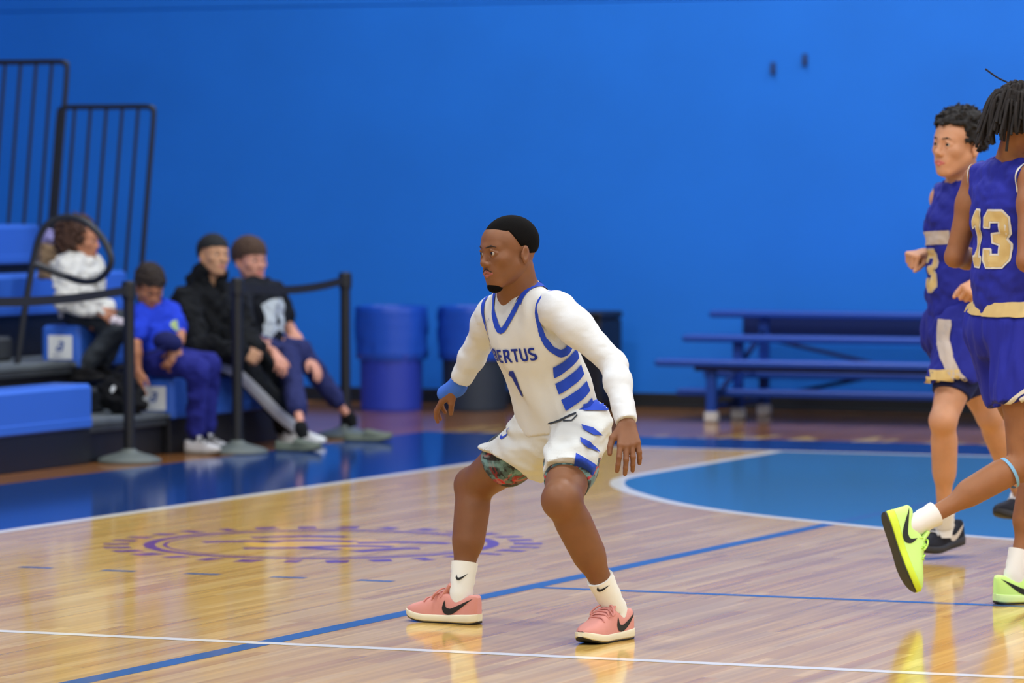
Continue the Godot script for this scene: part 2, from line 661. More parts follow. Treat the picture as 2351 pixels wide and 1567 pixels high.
func make_materials() -> void:
	M.weave = noise_texture(128, 0.35, 0.0, 1.0, Vector2(1, 1), 2, 5)
	M.blotch = noise_texture(128, 0.03, 0.86, 1.0, Vector2(1, 1), 4, 9)
	M.grain = noise_texture(256, 0.05, 0.82, 1.0, Vector2(0.12, 0.7), 2, 11)
	M.mottle = noise_texture(256, 0.012, 0.93, 1.0, Vector2(1, 1), 5, 21)
	var wall := mat(rgb8(33, 124, 230), 0.55, 0.4)
	wall.albedo_texture = M.mottle
	wall.uv1_triplanar = true
	wall.uv1_world_triplanar = true
	wall.uv1_scale = Vector3(0.35, 0.35, 0.35)
	M.wall = wall
	M.pale = mat(rgb8(214, 212, 204), 0.8)
	M.ceiling = mat(rgb8(232, 232, 228), 0.9)
	M.black_rubber = mat(rgb8(22, 24, 27), 0.5)
	M.wood = []
	for c in [Vector3(224, 183, 100), Vector3(219, 177, 94), Vector3(227, 188, 107), Vector3(213, 169, 90), Vector3(222, 181, 98), Vector3(231, 193, 115)]:
		var w := mat(rgb8(c.x, c.y, c.z), 0.55, 0.0)
		w.albedo_texture = M.grain
		coat(w)
		M.wood.append(w)
	M.wood_border = []
	for c in [Vector3(152, 100, 54), Vector3(144, 94, 50), Vector3(160, 107, 60)]:
		var w := mat(rgb8(c.x, c.y, c.z), 0.55, 0.0)
		w.albedo_texture = M.grain
		coat(w)
		M.wood_border.append(w)
	M.slab = mat(rgb8(150, 104, 58), 0.7, 0.2)
	M.apron_paint = coat(mat(rgb8(28, 62, 122), 0.5, 0.0))
	M.key_paint = coat(mat(rgb8(62, 116, 152), 0.5, 0.0))
	M.line_white = coat(mat(rgb8(232, 228, 214), 0.5, 0.0))
	M.line_blue = coat(mat(rgb8(72, 106, 152), 0.5, 0.0))
	M.logo_purple = coat(mat(rgb8(120, 82, 140), 0.5, 0.0))
	M.logo_gold = coat(mat(rgb8(232, 186, 84), 0.5, 0.0))
	M.seat_blue = mat(rgb8(52, 104, 206), 0.42)
	M.seat_blue.heightmap_enabled = false
	M.deck_grey = mat(rgb8(96, 104, 108), 0.55)
	M.tread_dark = mat(rgb8(44, 48, 52), 0.6)
	M.skirt_black = mat(rgb8(20, 21, 26), 0.45)
	M.steel_black = mat(rgb8(30, 34, 40), 0.42)
	M.card_white = mat(rgb8(226, 230, 228), 0.7)
	M.ink_blue = mat(rgb8(44, 84, 158), 0.7)
	M.bench_blue = mat(rgb8(20, 68, 160), 0.45)
	M.bench_dark = mat(rgb8(14, 38, 96), 0.5)
	M.foot_white = mat(rgb8(212, 208, 200), 0.6)
	M.bin_blue = mat(rgb8(40, 62, 172), 0.4)
	M.bin_grey = mat(rgb8(38, 48, 62), 0.5)
	var bag := mat(rgb8(34, 86, 200), 0.3)
	bag.backlight_enabled = true
	bag.backlight = Color(0.1, 0.2, 0.5)
	M.bag_blue = bag
	M.post_black = mat(rgb8(20, 22, 25), 0.45)
	M.base_grey = mat(rgb8(92, 100, 96), 0.5)
	M.belt_black = mat(rgb8(17, 19, 26), 0.8)

func coat(m: StandardMaterial3D) -> StandardMaterial3D:      # the gym floor's clear varnish
	m.clearcoat_enabled = true
	m.clearcoat = 0.85
	m.clearcoat_roughness = 0.1
	return m

func room() -> void:
	var s := mb()
	rbox(s, -18.1, 6.6, -0.25, -0.0011, -3.6, 28.3, 0.0)
	var floor_node := struct("floor", s, M.slab)
	boards(floor_node)
	markings(floor_node)
	s = mb()
	rbox(s, -18.1, 6.6, -0.003, 2.775, 27.8, 28.1, 0.006)
	rbox(s, -18.1, 6.6, 2.78, 8.0, 27.8, 28.1, 0.006)
	rbox(s, -18.1, 6.6, -0.003, 8.0, 27.83, 28.1, 0.0)
	struct("wall_back", s, M.wall)
	s = mb()
	rbox(s, -18.1, -17.8, -0.003, 8.0, -3.6, 27.8, 0.006)
	struct("wall_left", s, M.wall)
	s = mb()
	rbox(s, 6.3, 6.6, -0.003, 8.0, -3.6, 27.8, 0.006)
	struct("wall_right", s, M.pale)
	s = mb()
	rbox(s, -17.8, 6.3, -0.003, 8.0, -3.6, -3.3, 0.006)
	struct("wall_front", s, M.pale)
	s = mb()
	rbox(s, -18.1, 6.6, 8.0, 8.2, -3.6, 28.1, 0.0)
	struct("ceiling", s, M.ceiling)
	s = mb()
	rbox(s, -17.8, 6.3, 0.0, 0.1, 27.785, 27.8, 0.003)
	rbox(s, -17.8, 6.3, 0.0, 0.02, 27.76, 27.8, 0.003)
	struct("baseboard_back", s, M.black_rubber)
	# two small dark scuffs on the wall, built as plates with hooks
	for p in [[1775.0, 157.0, "left"], [1848.0, 137.0, "right"]]:
		var d := (W(p[0], p[1], 1.0) - EYE)
		var k := (27.79 - EYE.dot(ALONG)) / d.dot(ALONG)
		var at: Vector3 = EYE + d * k
		s = mb()
		box(s, at, Vector3(0.035, 0.085, 0.014), Basis(CROSS, Vector3.UP, -ALONG), 0.003)
		var plate := thing("wall_scuff", "small dark scuff high on the blue wall built as a plate with a hook, %s one of two" % p[2], "wall plate", at)
		part("plate", s, mat(rgb8(30, 62, 120), 0.5), plate)
		s = mb()
		tube(s, [at - ALONG * 0.005, at - ALONG * 0.03, at - ALONG * 0.03 - Vector3(0, 0.03, 0)], 0.006, 8)
		part("hook", s, M.steel_black, plate)

func board_mesh(l: float, wd: float, ou: float, ov: float, turned: Transform3D, st: SurfaceTool) -> void:
	var h := Vector2(l, wd) * 0.5
	var c := 0.0002
	var P := func(x: float, z: float, y: float) -> void:
		st.set_normal((turned.basis * (Vector3.UP if y == 0.0 else Vector3(signf(x) * 0.4 if absf(x) >= h.x else 0.0, 0.7, signf(z) * 0.7 if absf(z) >= h.y else 0.0))).normalized())
		st.set_uv(Vector2(ou + x * 0.35, ov + z * 2.2))
		st.add_vertex(turned * Vector3(x, y, z))
	var q := [[-h.x, -h.y], [h.x, -h.y], [h.x, h.y], [-h.x, h.y]]
	var i4 := [[-h.x + c, -h.y + c], [h.x - c, -h.y + c], [h.x - c, h.y - c], [-h.x + c, h.y - c]]
	for k in [0, 1, 2, 0, 2, 3]:
		P.call(i4[k][0], i4[k][1], 0.0)
	for k in 4:
		var m := (k + 1) % 4
		for v in [[q[k], -0.0012], [q[m], -0.0012], [i4[m], 0.0], [q[k], -0.0012], [i4[m], 0.0], [i4[k], 0.0]]:
			P.call(v[0][0], v[0][1], v[1])

func boards(floor_node: Node3D) -> void:
	var rng := RandomNumberGenerator.new()
	rng.seed = 77
	var pitch_w := 0.0572
	var all := []
	var a := -13.2
	var eye_f := Vector3(0, -sin(pitch), -cos(pitch))
	while a < -2.2:
		var b := 10.2 - rng.randf() * 1.2
		while b < 27.8:
			var l := rng.randf_range(0.55, 1.75)
			l = minf(l, 27.82 - b)
			var mid := R(a, 0, b + l / 2)
			var t := (mid - EYE).dot(eye_f)
			var px := 1175.5 + FOCAL * mid.x / t
			var seen := px > 60 and px < 2290 and t < 17.5 and t > 13.45
			if t > 11.5 and px > -900 and px < 3400:
				all.append([a, b, l, rng.randi() % M.wood.size(), rng.randf(), rng.randf(), (l / t) if seen else 0.0])
			b += l
		a += pitch_w
	all.sort_custom(func(x, y): return x[6] > y[6])
	var turn := Basis(ALONG, Vector3.UP, CROSS)
	var rest := []
	var kinds: Array = M.wood + M.wood_border
	for m in kinds:
		rest.append(mb())
	for i in all.size():
		var q: Array = all[i]
		var tr := Transform3D(turn, R(q[0], 0.0, q[1] + q[2] / 2))
		if q[0] < -11.0 or q[1] + q[2] / 2 > 24.5:
			q[3] = M.wood.size() + q[3] % M.wood_border.size()      # stained border boards, with the dark baseboard reflection put into their colour
		if i < 300:
			var st := mb()
			board_mesh(q[2] - 0.0003, pitch_w - 0.0003, q[4], q[5], Transform3D.IDENTITY, st)
			var o := put("floor_board", st.commit(), kinds[q[3]], floor_node)
			o.transform = tr
		else:
			board_mesh(q[2] - 0.0003, pitch_w - 0.0003, q[4], q[5], tr, rest[q[3]])
	var mesh := ArrayMesh.new()
	for k in rest.size():
		(rest[k] as SurfaceTool).commit(mesh)
		mesh.surface_set_material(k, kinds[k])
	var o := put("far_floor_boards", mesh, null, floor_node)
	o.set_meta("kind", "stuff")

func paint(called: String, poly: Array, m: Material, parent: Node3D, h := 0.0008) -> void:     # poly: court coordinates (a, b)
	var st := mb()
	paint_into(st, poly, h)
	part(called, st, m, parent)

func paint_into(st: SurfaceTool, poly: Array, h := 0.0008) -> void:
	var p := PackedVector2Array(poly)
	h *= 0.5
	var tr := Geometry2D.triangulate_polygon(p)
	for i in range(0, tr.size(), 3):
		tri(st, R(p[tr[i]].x, h, p[tr[i]].y), R(p[tr[i + 1]].x, h, p[tr[i + 1]].y), R(p[tr[i + 2]].x, h, p[tr[i + 2]].y), Vector3.UP, Vector3.UP, Vector3.UP)

func rect(a0: float, a1: float, b0: float, b1: float) -> Array:
	return [Vector2(a0, b0), Vector2(a1, b0), Vector2(a1, b1), Vector2(a0, b1)]

func markings(f: Node3D) -> void:
	paint("apron", [Vector2(-11.1, 6), Vector2(-9.6, 6), Vector2(-9.5, 23.55), Vector2(2, 23.55), Vector2(2, 24.55), Vector2(-11.0, 24.55)], M.apron_paint, f)
	paint("side_line", [Vector2(-9.63, 6), Vector2(-9.55, 6), Vector2(-9.44, 23.55), Vector2(-9.52, 23.55)], M.line_white, f, 0.0014)
	paint("base_line", rect(-9.5, 2, 23.48, 23.56), M.line_white, f, 0.0013)
	# the painted lane with its rounded end, and its white outline
	var edge := [Vector2(-8.32, 23.5), Vector2(-8.315, 22.2), Vector2(-8.31, 21.2), Vector2(-8.22, 20.75), Vector2(-7.95, 20.19), Vector2(-7.41, 19.45), Vector2(-6.88, 18.95), Vector2(-6.33, 18.58), Vector2(-5.83, 18.27), Vector2(-5.25, 18.0), Vector2(-4.6, 17.85), Vector2(-3.9, 17.85)]
	var c := curve2(edge, 5)
	var poly := c.duplicate()
	poly.append(Vector2(-0.9, 17.85))
	poly.append(Vector2(-0.9, 23.5))
	paint("lane_paint", poly, M.key_paint, f)
	paint("lane_line", ribbon(c, 0.075), M.line_white, f, 0.0015)
	paint("cross_line", rect(-14, 3, 12.93, 12.995), M.line_white, f, 0.0016)
	paint("long_line", [Vector2(-6.52, 8.0), Vector2(-6.43, 8.0), Vector2(-6.275, 18.55), Vector2(-6.355, 18.55)], M.line_blue, f, 0.0012)
	paint("lane_centre_line", [Vector2(-6.345, 18.6), Vector2(-6.285, 18.6), Vector2(-6.24, 21.0), Vector2(-6.29, 21.0)], M.line_blue, f, 0.0012)
	paint("thin_line", rect(-6.36, 1.0, 15.14, 15.2), M.line_blue, f, 0.0011)
	for i in 6:
		var a := -8.95 + 0.372 * i
		paint("dash", rect(a, a + 0.15, 15.155, 15.205), M.line_blue, f, 0.0011)
	# the faded round emblem: two rings, a ring of worn marks and a mascot-less field of strokes
	var mid := Vector2(-7.95, 16.66)
	for r in [[0.705, 0.755], [0.655, 0.672]]:
		var ring := mb()
		var n := 48
		for i in n:
			var q := []
			for k in [[r[0], i], [r[1], i], [r[1], i + 1], [r[0], i + 1]]:
				q.append(mid + Vector2(cos(TAU * k[1] / n), sin(TAU * k[1] / n)) * k[0])
			paint_into(ring, q, 0.001)
		part("emblem_ring", ring, M.logo_purple, f)
	var rng := RandomNumberGenerator.new()
	rng.seed = 5
	for i in 30:
		var an := TAU * i / 30.0
		var d := Vector2(cos(an), sin(an))
		var t := Vector2(-d.y, d.x)
		var r0 := 0.815
		var w := rng.randf_range(0.03, 0.055)
		var hgt := rng.randf_range(0.1, 0.13)
		paint("emblem_mark", [mid + d * r0 - t * w, mid + d * r0 + t * w, mid + d * (r0 + hgt) + t * w * 0.6, mid + d * (r0 + hgt) - t * w], M.logo_purple, f, 0.001)
	var field := PackedVector2Array()
	for i in 20:
		var an := TAU * i / 20.0
		field.append(mid + Vector2(cos(an) * 0.34, sin(an) * 0.30))
	paint("emblem_field", Array(field), M.logo_gold, f, 0.0009)
	for s in [[-0.42, 0.18, -0.05, 0.36], [-0.3, 0.02, 0.08, 0.16], [0.0, -0.2, 0.34, -0.02], [0.12, 0.1, 0.5, 0.22], [-0.5, -0.12, -0.2, 0.0], [-0.2, -0.34, 0.2, -0.24], [0.3, -0.3, 0.48, -0.05]]:
		paint("emblem_stroke", ribbon(curve2([mid + Vector2(s[0], s[1]), mid + Vector2((s[0] + s[2]) / 2, (s[1] + s[3]) / 2 + 0.06), mid + Vector2(s[2], s[3])], 4), 0.085), M.logo_purple, f, 0.0011)

# ---------------------------------------------------------------- things along the walls
const ROW_FRONT := -11.38
const ROW_DEPTH := 0.6
const ROW_RISE := 0.28

func pull_out_bleacher(called_label: String, b0: float, b1: float, rows: int, cards: bool) -> void:
	var t := thing("bleacher_section", called_label, "bleacher", R(ROW_FRONT - 1, 0, (b0 + b1) / 2), "pull-out bleachers on the left")
	for r in rows:
		var a := ROW_FRONT - ROW_DEPTH * r
		var h := 0.44 + ROW_RISE * r
		var s := mb()
		rbox(s, a - 0.25, a, h - 0.235, h, b0, b1, 0.022)
		var seat := part("seat", s, M.seat_blue, t)
		s = mb()
		rbox(s, a - 0.04, a + 0.004, h - 0.242, h - 0.18, b0 + 0.01, b1 - 0.01, 0.01)
		part("seat_lip", s, M.seat_blue, seat)
		s = mb()
		rbox(s, a - ROW_DEPTH + 0.02, a - 0.02, h - 0.235 + 0.0, h - 0.20, b0, b1, 0.004)
		part("deck", s, M.deck_grey, t)
		s = mb()
		rbox(s, a - 0.09, a - 0.05, maxf(0.0, h - 0.235 - ROW_RISE), h - 0.236, b0, b1, 0.003)
		part("riser", s, M.skirt_black, t)
		if cards and r < 3:
			s = mb()
			var m := R(a - 0.12, h - 0.125, b0 - 0.004)
			box(s, m, Vector3(0.155, 0.135, 0.003), Basis(CROSS, Vector3.UP, -ALONG), 0.0006)
			var card := part("row_card", s, M.card_white, t, "white printed row card on the blue seat end")
			s = mb()
			for poly in text_polys("a", 0.06, 0.9):
				flat_poly(s, poly, m - ALONG * 0.0022 + Vector3(0, 0.005, 0), CROSS + Vector3.ZERO, Vector3.UP + CROSS * 0.28, -ALONG)
			for k in 3:
				flat_poly(s, PackedVector2Array([Vector2(-0.05, -0.05 + 0.003 * k), Vector2(0.03 - 0.02 * k, -0.05 + 0.003 * k), Vector2(0.03 - 0.02 * k, -0.0485 + 0.003 * k), Vector2(-0.05, -0.0485 + 0.003 * k)]), m - ALONG * 0.0022, CROSS, Vector3.UP, -ALONG)
			part("print", s, M.ink_blue, card)
	var s2 := mb()
	rbox(s2, ROW_FRONT - 0.06, ROW_FRONT - 0.02, 0.0, 0.2, b0, b1, 0.004)
	part("skirt", s2, M.skirt_black, t)

func flat_poly(st: SurfaceTool, poly: PackedVector2Array, o: Vector3, u: Vector3, v: Vector3, n: Vector3) -> void:
	var tr := Geometry2D.triangulate_polygon(poly)
	for i in range(0, tr.size(), 3):
		tri(st, o + u * poly[tr[i]].x + v * poly[tr[i]].y, o + u * poly[tr[i + 1]].x + v * poly[tr[i + 1]].y, o + u * poly[tr[i + 2]].x + v * poly[tr[i + 2]].y, n, n, n)

func aisle() -> void:
	var t := thing("aisle_stair", "dark stepped aisle with grey treads between the two blue bleacher sections", "stairs", R(ROW_FRONT - 0.8, 0, 21.4))
	for r in 4:
		var a := ROW_FRONT - ROW_DEPTH * r
		var h := 0.24 + ROW_RISE * r
		var s := mb()
		rbox(s, a - ROW_DEPTH, a - 0.04, h - 0.035, h, 20.975, 21.885, 0.005)
		part("tread", s, M.deck_grey, t)
		s = mb()
		rbox(s, a - ROW_DEPTH, a - 0.06, maxf(h - ROW_RISE, 0.0), h - 0.036, 20.975, 21.885, 0.004)
		part("riser", s, M.skirt_black, t)
		s = mb()
		rbox(s, a - 0.05, a - 0.03, h - 0.075, h - 0.04, 20.975, 21.885, 0.004)
		part("nosing", s, M.tread_dark, t)
		if r > 0:
			s = mb()
			rbox(s, a - 0.04, a + 0.26, h - ROW_RISE, h - ROW_RISE / 2, 21.1, 21.75, 0.02)
			part("half_step", s, M.tread_dark, t)
	# the handrail loop that stands in the aisle
	var hr := thing("aisle_handrail", "black looped aisle handrail standing among the bleacher steps", "handrail", W(38, 856, 24.45))
	var path := []
	for q in [[36, 862, 24.46], [48, 770, 24.45], [62, 680, 24.44], [78, 590, 24.43], [90, 545, 24.42], [108, 515, 24.41], [135, 501, 24.40], [165, 499, 24.38], [200, 512, 24.35], [232, 543, 24.32], [252, 580, 24.3], [254, 606, 24.3], [240, 630, 24.32], [216, 645, 24.35], [186, 645, 24.4], [150, 634, 24.46], [105, 616, 24.45], [75, 606, 24.43]]:
		path.append(W(q[0], q[1], q[2]))
	var s4 := mb()
	tube(s4, smooth_path(path, 4), 0.0195, 10)
	part("rail", s4, M.steel_black, hr)
	s4 = mb()
	lathe(s4, W(36, 862, 24.46) - Vector3(0, 0.01, 0), [[0.0, 0.0], [0.06, 0.0], [0.06, 0.012], [0.026, 0.03], [0.0, 0.03]], 20)
	part("foot_plate", s4, M.steel_black, hr)

func guard_rail(row: int, label: String) -> void:
	var a1 := ROW_FRONT - ROW_DEPTH * row + 0.07
	var a0 := a1 - 0.66
	var h0 := 0.42 + ROW_RISE * row
	var h1 := h0 + 1.02
	var b := 23.66
	var lean := CROSS * 0.095
	var t := thing("guard_rail", label, "railing", R((a0 + a1) / 2, h0, b), "guard rails at the end of the bleachers")
	var s := mb()
	var P := func(a: float, f: float) -> Vector3: return R(a, lerpf(h0, h1, f), b) + lean * f
	tube(s, smooth_path([P.call(a0, -0.2), P.call(a0, 0.5), P.call(a0, 0.94), P.call(a0 + 0.018, 0.985), P.call(a0 + 0.06, 1.0), P.call((a0 + a1) / 2, 1.0), P.call(a1 - 0.06, 1.0), P.call(a1 - 0.018, 0.985), P.call(a1, 0.94), P.call(a1, 0.5), P.call(a1, -0.2)], 4), 0.0165, 10)
	part("frame", s, M.steel_black, t)
	for k in 5:
		var a := lerpf(a0, a1, (k + 1) / 6.0)
		s = mb()
		tube(s, [P.call(a, -0.1), P.call(a, 1.0)], 0.011, 8)
		part("bar", s, M.steel_black, t)
	s = mb()
	tube(s, [P.call(a0, -0.1), P.call(a1, -0.1)], 0.011, 8)
	part("bottom_bar", s, M.steel_black, t)

func stanchion(at: Vector3, label: String) -> Vector3:
	var t := thing("belt_stanchion", label, "stanchion", at, "black crowd-control posts in front of the bleachers")
	var s := mb()
	lathe(s, at, [[0.0, 0.0], [0.172, 0.0], [0.178, 0.008], [0.172, 0.02], [0.14, 0.034], [0.08, 0.05], [0.045, 0.062], [0.034, 0.075], [0.0, 0.076]], 40)
	part("base", s, M.base_grey, t)
	s = mb()
	lathe(s, at, [[0.0, 0.06], [0.031, 0.06], [0.031, 0.9], [0.0, 0.9]], 24)
	part("post", s, M.post_black, t)
	s = mb()
	lathe(s, at, [[0.0, 0.895], [0.036, 0.895], [0.038, 0.905], [0.038, 0.985], [0.034, 0.995], [0.0, 0.998]], 24)
	part("belt_head", s, M.post_black, t)
	for k in 4:
		s = mb()
		var an := TAU * k / 4 + 0.4
		box(s, at + Vector3(cos(an) * 0.037, 0.945, sin(an) * 0.037), Vector3(0.008, 0.06, 0.02), Basis(Vector3.UP, -an), 0.002)
		part("belt_slot", s, M.steel_black, t)
	return at + Vector3(0, 0.945, 0)

func belt(a: Vector3, b: Vector3, sag: float, label: String) -> void:
	var t := thing("crowd_belt", label, "barrier belt", (a + b) / 2, "belts between the crowd-control posts")
	var s := mb()
	var n := 16
	var side := (b - a).cross(Vector3.UP).normalized()
	a += (b - a).normalized() * 0.043
	b -= (b - a).normalized() * 0.043
	for i in n:
		var q := []
		for k in [i, i + 1]:
			var f := float(k) / n
			q.append(a.lerp(b, f) - Vector3(0, sag * 4 * f * (1 - f), 0))
		for w in [1, -1]:
			flat(s, [q[0] + Vector3(0, 0.024, 0) + side * 0.0012 * w, q[1] + Vector3(0, 0.024, 0) + side * 0.0012 * w, q[1] - Vector3(0, 0.024, 0) + side * 0.0012 * w, q[0] - Vector3(0, 0.024, 0) + side * 0.0012 * w], side * w)
	part("webbing", s, M.belt_black, t)
	s = mb()
	box(s, b, Vector3(0.012, 0.056, 0.02), Basis.looking_at((b - a) * Vector3(1, 0, 1)), 0.003)
	part("clip", s, M.steel_black, t)

func trash_bin(at: Vector3, r: float, h: float, body: Material, label: String, sd: int) -> void:
	var t := thing("trash_bin", label, "trash bin", at, "trash bins by the end wall")
	var s := mb()
	lathe(s, at, [[0.0, 0.0], [r * 0.9, 0.0], [r * 0.92, 0.02], [r * 0.97, h - 0.05], [r * 0.97, h - 0.03], [r, h - 0.025], [r, h], [r * 0.95, h], [r * 0.93, h - 0.06], [0.0, h - 0.3]], 40)
	part("barrel", s, body, t)
	var n := FastNoiseLite.new()
	n.seed = sd
	n.frequency = 0.9
	var wob := func(an: float, y: float) -> float: return 0.03 * n.get_noise_3d(cos(an) * 2.6, y * 5.0, sin(an) * 2.6) + 0.005 * sin(an * 17.0 + y * 14.0) + 0.006
	s = mb()
	lathe(s, at, [[r * 0.99, h - 0.34], [r * 1.03, h - 0.3], [r * 1.03, h - 0.25], [r * 1.035, h - 0.2], [r * 1.035, h - 0.15], [r * 1.04, h - 0.1], [r * 1.04, h - 0.06], [r * 1.045, h - 0.02], [r * 1.03, h + 0.012], [r * 0.97, h + 0.016], [r * 0.9, h - 0.04], [r * 0.86, h - 0.2]], 72, wob)
	part("bag", s, M.bag_blue, t, "translucent blue bin liner folded over the rim")
	s = mb()
	lathe(s, at, [[r * 0.985, h * 0.52], [r * 0.995, h * 0.53], [r * 0.995, h * 0.55], [r * 0.985, h * 0.56]], 40)
	part("hoop", s, body, t)

func portable_bleacher() -> void:
	var t := thing("portable_bleacher", "low dark blue three-row portable bleacher against the blue wall", "bleacher", R(-8.4, 0, 26.7))
	var a0 := -10.08
	var a1 := -5.2
	for q in [["seat_board", 0.405, 26.08, 26.32], ["seat_board", 0.545, 26.58, 26.82], ["seat_board", 0.69, 27.08, 27.32], ["back_board", 0.69, 27.46, 27.5]]:
		var s := mb()
		if q[0] == "back_board":
			rbox(s, a0 + 0.1, a1, 0.52, 0.66, q[2], q[3], 0.008)
			part("back_board", s, M.bench_dark, t)
		else:
			rbox(s, a0, a1, q[1] - 0.045, q[1], q[2], q[3], 0.012)
			part("seat_board", s, M.bench_blue, t)
	for q in [[0.2, 26.42, 26.66], [0.3, 26.92, 27.2]]:
		var s := mb()
		rbox(s, a0 + 0.02, a1, q[0] - 0.045, q[0], q[1], q[2], 0.01)
		part("foot_board", s, M.bench_blue, t)
	var s5 := mb()
	rbox(s5, a0 + 0.25, a1, 0.33, 0.36, 26.14, 26.2, 0.006)
	part("stringer", s5, M.bench_dark, t)
	s5 = mb()
	rbox(s5, a0 + 0.25, a1, 0.12, 0.16, 27.28, 27.32, 0.006)
	part("stringer", s5, M.bench_dark, t)
	for a in [-9.73, -7.8, -5.9]:
		for l in [[26.2, 0.36], [26.7, 0.5], [27.2, 0.645]]:
			var s := mb()
			rbox(s, a - 0.03, a + 0.03, 0.05, l[1], l[0] - 0.03, l[0] + 0.03, 0.006)
			var leg := part("leg", s, M.bench_blue, t)
			s = mb()
			rbox(s, a - 0.042, a + 0.042, 0.0, 0.07, l[0] - 0.042, l[0] + 0.042, 0.012)
			part("rubber_foot", s, M.foot_white, leg, "white rubber foot")
		var s2 := mb()
		tube(s2, [R(a, 0.12, 26.2), R(a, 0.56, 27.2)], 0.02, 8)
		part("frame_tube", s2, M.bench_dark, t)
		s2 = mb()
		tube(s2, [R(a, 0.1, 26.2), R(a, 0.1, 27.2)], 0.02, 8)
		part("frame_tube", s2, M.bench_dark, t)
	for q in [[-9.7, -7.83], [-7.77, -5.93]]:
		for d in [[0.12, 0.5], [0.5, 0.12]]:
			var s := mb()
			tube(s, [R(q[0], d[0], 27.22), R(q[1], d[1], 27.22)], 0.014, 8)
			part("cross_brace", s, M.bench_dark, t)

func props() -> void:
	pull_out_bleacher("blue pull-out bleacher section behind the three seated boys, with white row cards", 21.9, 23.62, 4, true)
	pull_out_bleacher("blue bleacher bench in the near section at the left edge of the picture", 17.9, 20.96, 4, false)
	aisle()
	guard_rail(2, "black barred guard rail behind the child in white, lower of the two")
	guard_rail(3, "black barred guard rail at the upper left corner, higher of the two")
	var p0 := stanchion(R(-11.12, 0, 18.9), "black belt post beyond the left edge of the picture")
	var p1 := stanchion(floor_at(297, 1061), "black belt post standing before the boy in the blue T-shirt")
	var p2 := stanchion(floor_at(545, 1040), "black belt post standing before the boy in the black hoodie")
	var p3 := stanchion(floor_at(793, 1003), "black belt post nearest the blue trash bin")
	belt(p0, p1, 0.03, "black belt running from the leftmost post past the bleacher aisle")
	belt(p2, p3, 0.035, "black belt sagging between two posts before the boy with the printed T-shirt")
	trash_bin(R(-12.24, 0, 26.75), 0.225, 0.69, M.bin_blue, "round blue trash bin with a blue liner, left of the two", 3)
	trash_bin(R(-11.71, 0, 26.95), 0.235, 0.69, M.bin_grey, "round dark grey trash bin with a blue liner hanging over it", 8)
	portable_bleacher()
	# dark equipment case half hidden behind the defender's arm
	var c := thing("equipment_case", "black upright equipment case against the wall behind the defender's arm", "case", R(-11.05, 0, 27.3))
	var s := mb()
	rbox(s, -11.25, -10.86, 0.05, 0.62, 27.1, 27.5, 0.015)
	part("body", s, M.skirt_black, c)
	s = mb()
	rbox(s, -11.255, -10.855, 0.622, 0.67, 27.095, 27.505, 0.012)
	part("lid", s, M.skirt_black, c)
	for k in [[-11.2, 27.15], [-10.91, 27.15], [-11.2, 27.45], [-10.91, 27.45]]:
		s = mb()
		tube(s, [R(k[0] - 0.012, 0.026, k[1]), R(k[0] + 0.012, 0.026, k[1])], 0.026, 12)
		part("wheel", s, M.steel_black, c)

func floor_at(px: float, py: float) -> Vector3:
	var d := W(px, py, 1.0) - EYE
	return EYE + d * (-EYE.y / d.y)

# ---------------------------------------------------------------- bodies
# joints j: hipL hipR kneeL kneeR ankL ankR shL shR elL elR wrL wrR neck (L and R are the person's own left and right)
func torso_axes(j: Dictionary) -> Dictionary:
	var pel: Vector3 = (j.hipL + j.hipR) / 2
	var chest: Vector3 = (j.shL + j.shR) / 2
	var up := (chest - pel).normalized()
	var side: Vector3 = j.shL - j.shR
	side = (side - up * side.dot(up)).normalized()
	var hip: Vector3 = j.hipL - j.hipR
	hip = (hip - up * hip.dot(up)).normalized()
	return {pel = pel, chest = chest, up = up, side = side, fwd = side.cross(up), hip = hip, hfwd = hip.cross(up), len = chest.distance_to(pel)}

func add_torso(f: Field, j: Dictionary, g := 0.0, s := 1.0, low := 0.0) -> void:
	var x := torso_axes(j)
	var B := Basis(x.side, x.up, x.fwd)
	var H := Basis(x.hip, x.up, x.hfwd)
	f.ell(x.pel + x.up * 0.02 * s, Vector3(0.155 * s + g, 0.115 * s + g, 0.108 * s + g), H, 0.05)
	f.ell(x.pel + x.up * x.len * 0.42 + x.fwd * low, Vector3(0.138 * s + g, 0.175 * s + g, 0.098 * s + g), Basis((x.side + x.hip).normalized(), x.up, (x.fwd + x.hfwd).normalized()).orthonormalized(), 0.06)
	f.ell(x.pel + x.up * x.len * 0.78 + x.fwd * 0.012, Vector3(0.158 * s + g, 0.155 * s + g, 0.108 * s + g), B, 0.06)
	for q in [j.shL, j.shR]:
		f.cap(j.neck - x.up * 0.03, q + (j.neck - q) * 0.15, 0.052 * s + g * 0.6, 0.05 * s + g * 0.6, 0.06)

func add_neck(f: Field, j: Dictionary, head: Vector3, s := 1.0) -> void:
	f.cap(j.neck - Vector3(0, 0.03, 0), head, 0.062 * s, 0.056 * s, 0.03)

func add_arm(f: Field, a: Vector3, b: Vector3, c: Vector3, g := 0.0, s := 1.0) -> void:
	f.cap(a, a.lerp(b, 0.3), 0.058 * s + g, 0.055 * s + g, 0.04)
	f.cap(a.lerp(b, 0.3), b, 0.053 * s + g, 0.039 * s + g, 0.03)
	f.cap(b, b.lerp(c, 0.3), 0.039 * s + g, 0.042 * s + g, 0.02)
	f.cap(b.lerp(c, 0.3), c, 0.042 * s + g, 0.026 * s + g, 0.02)

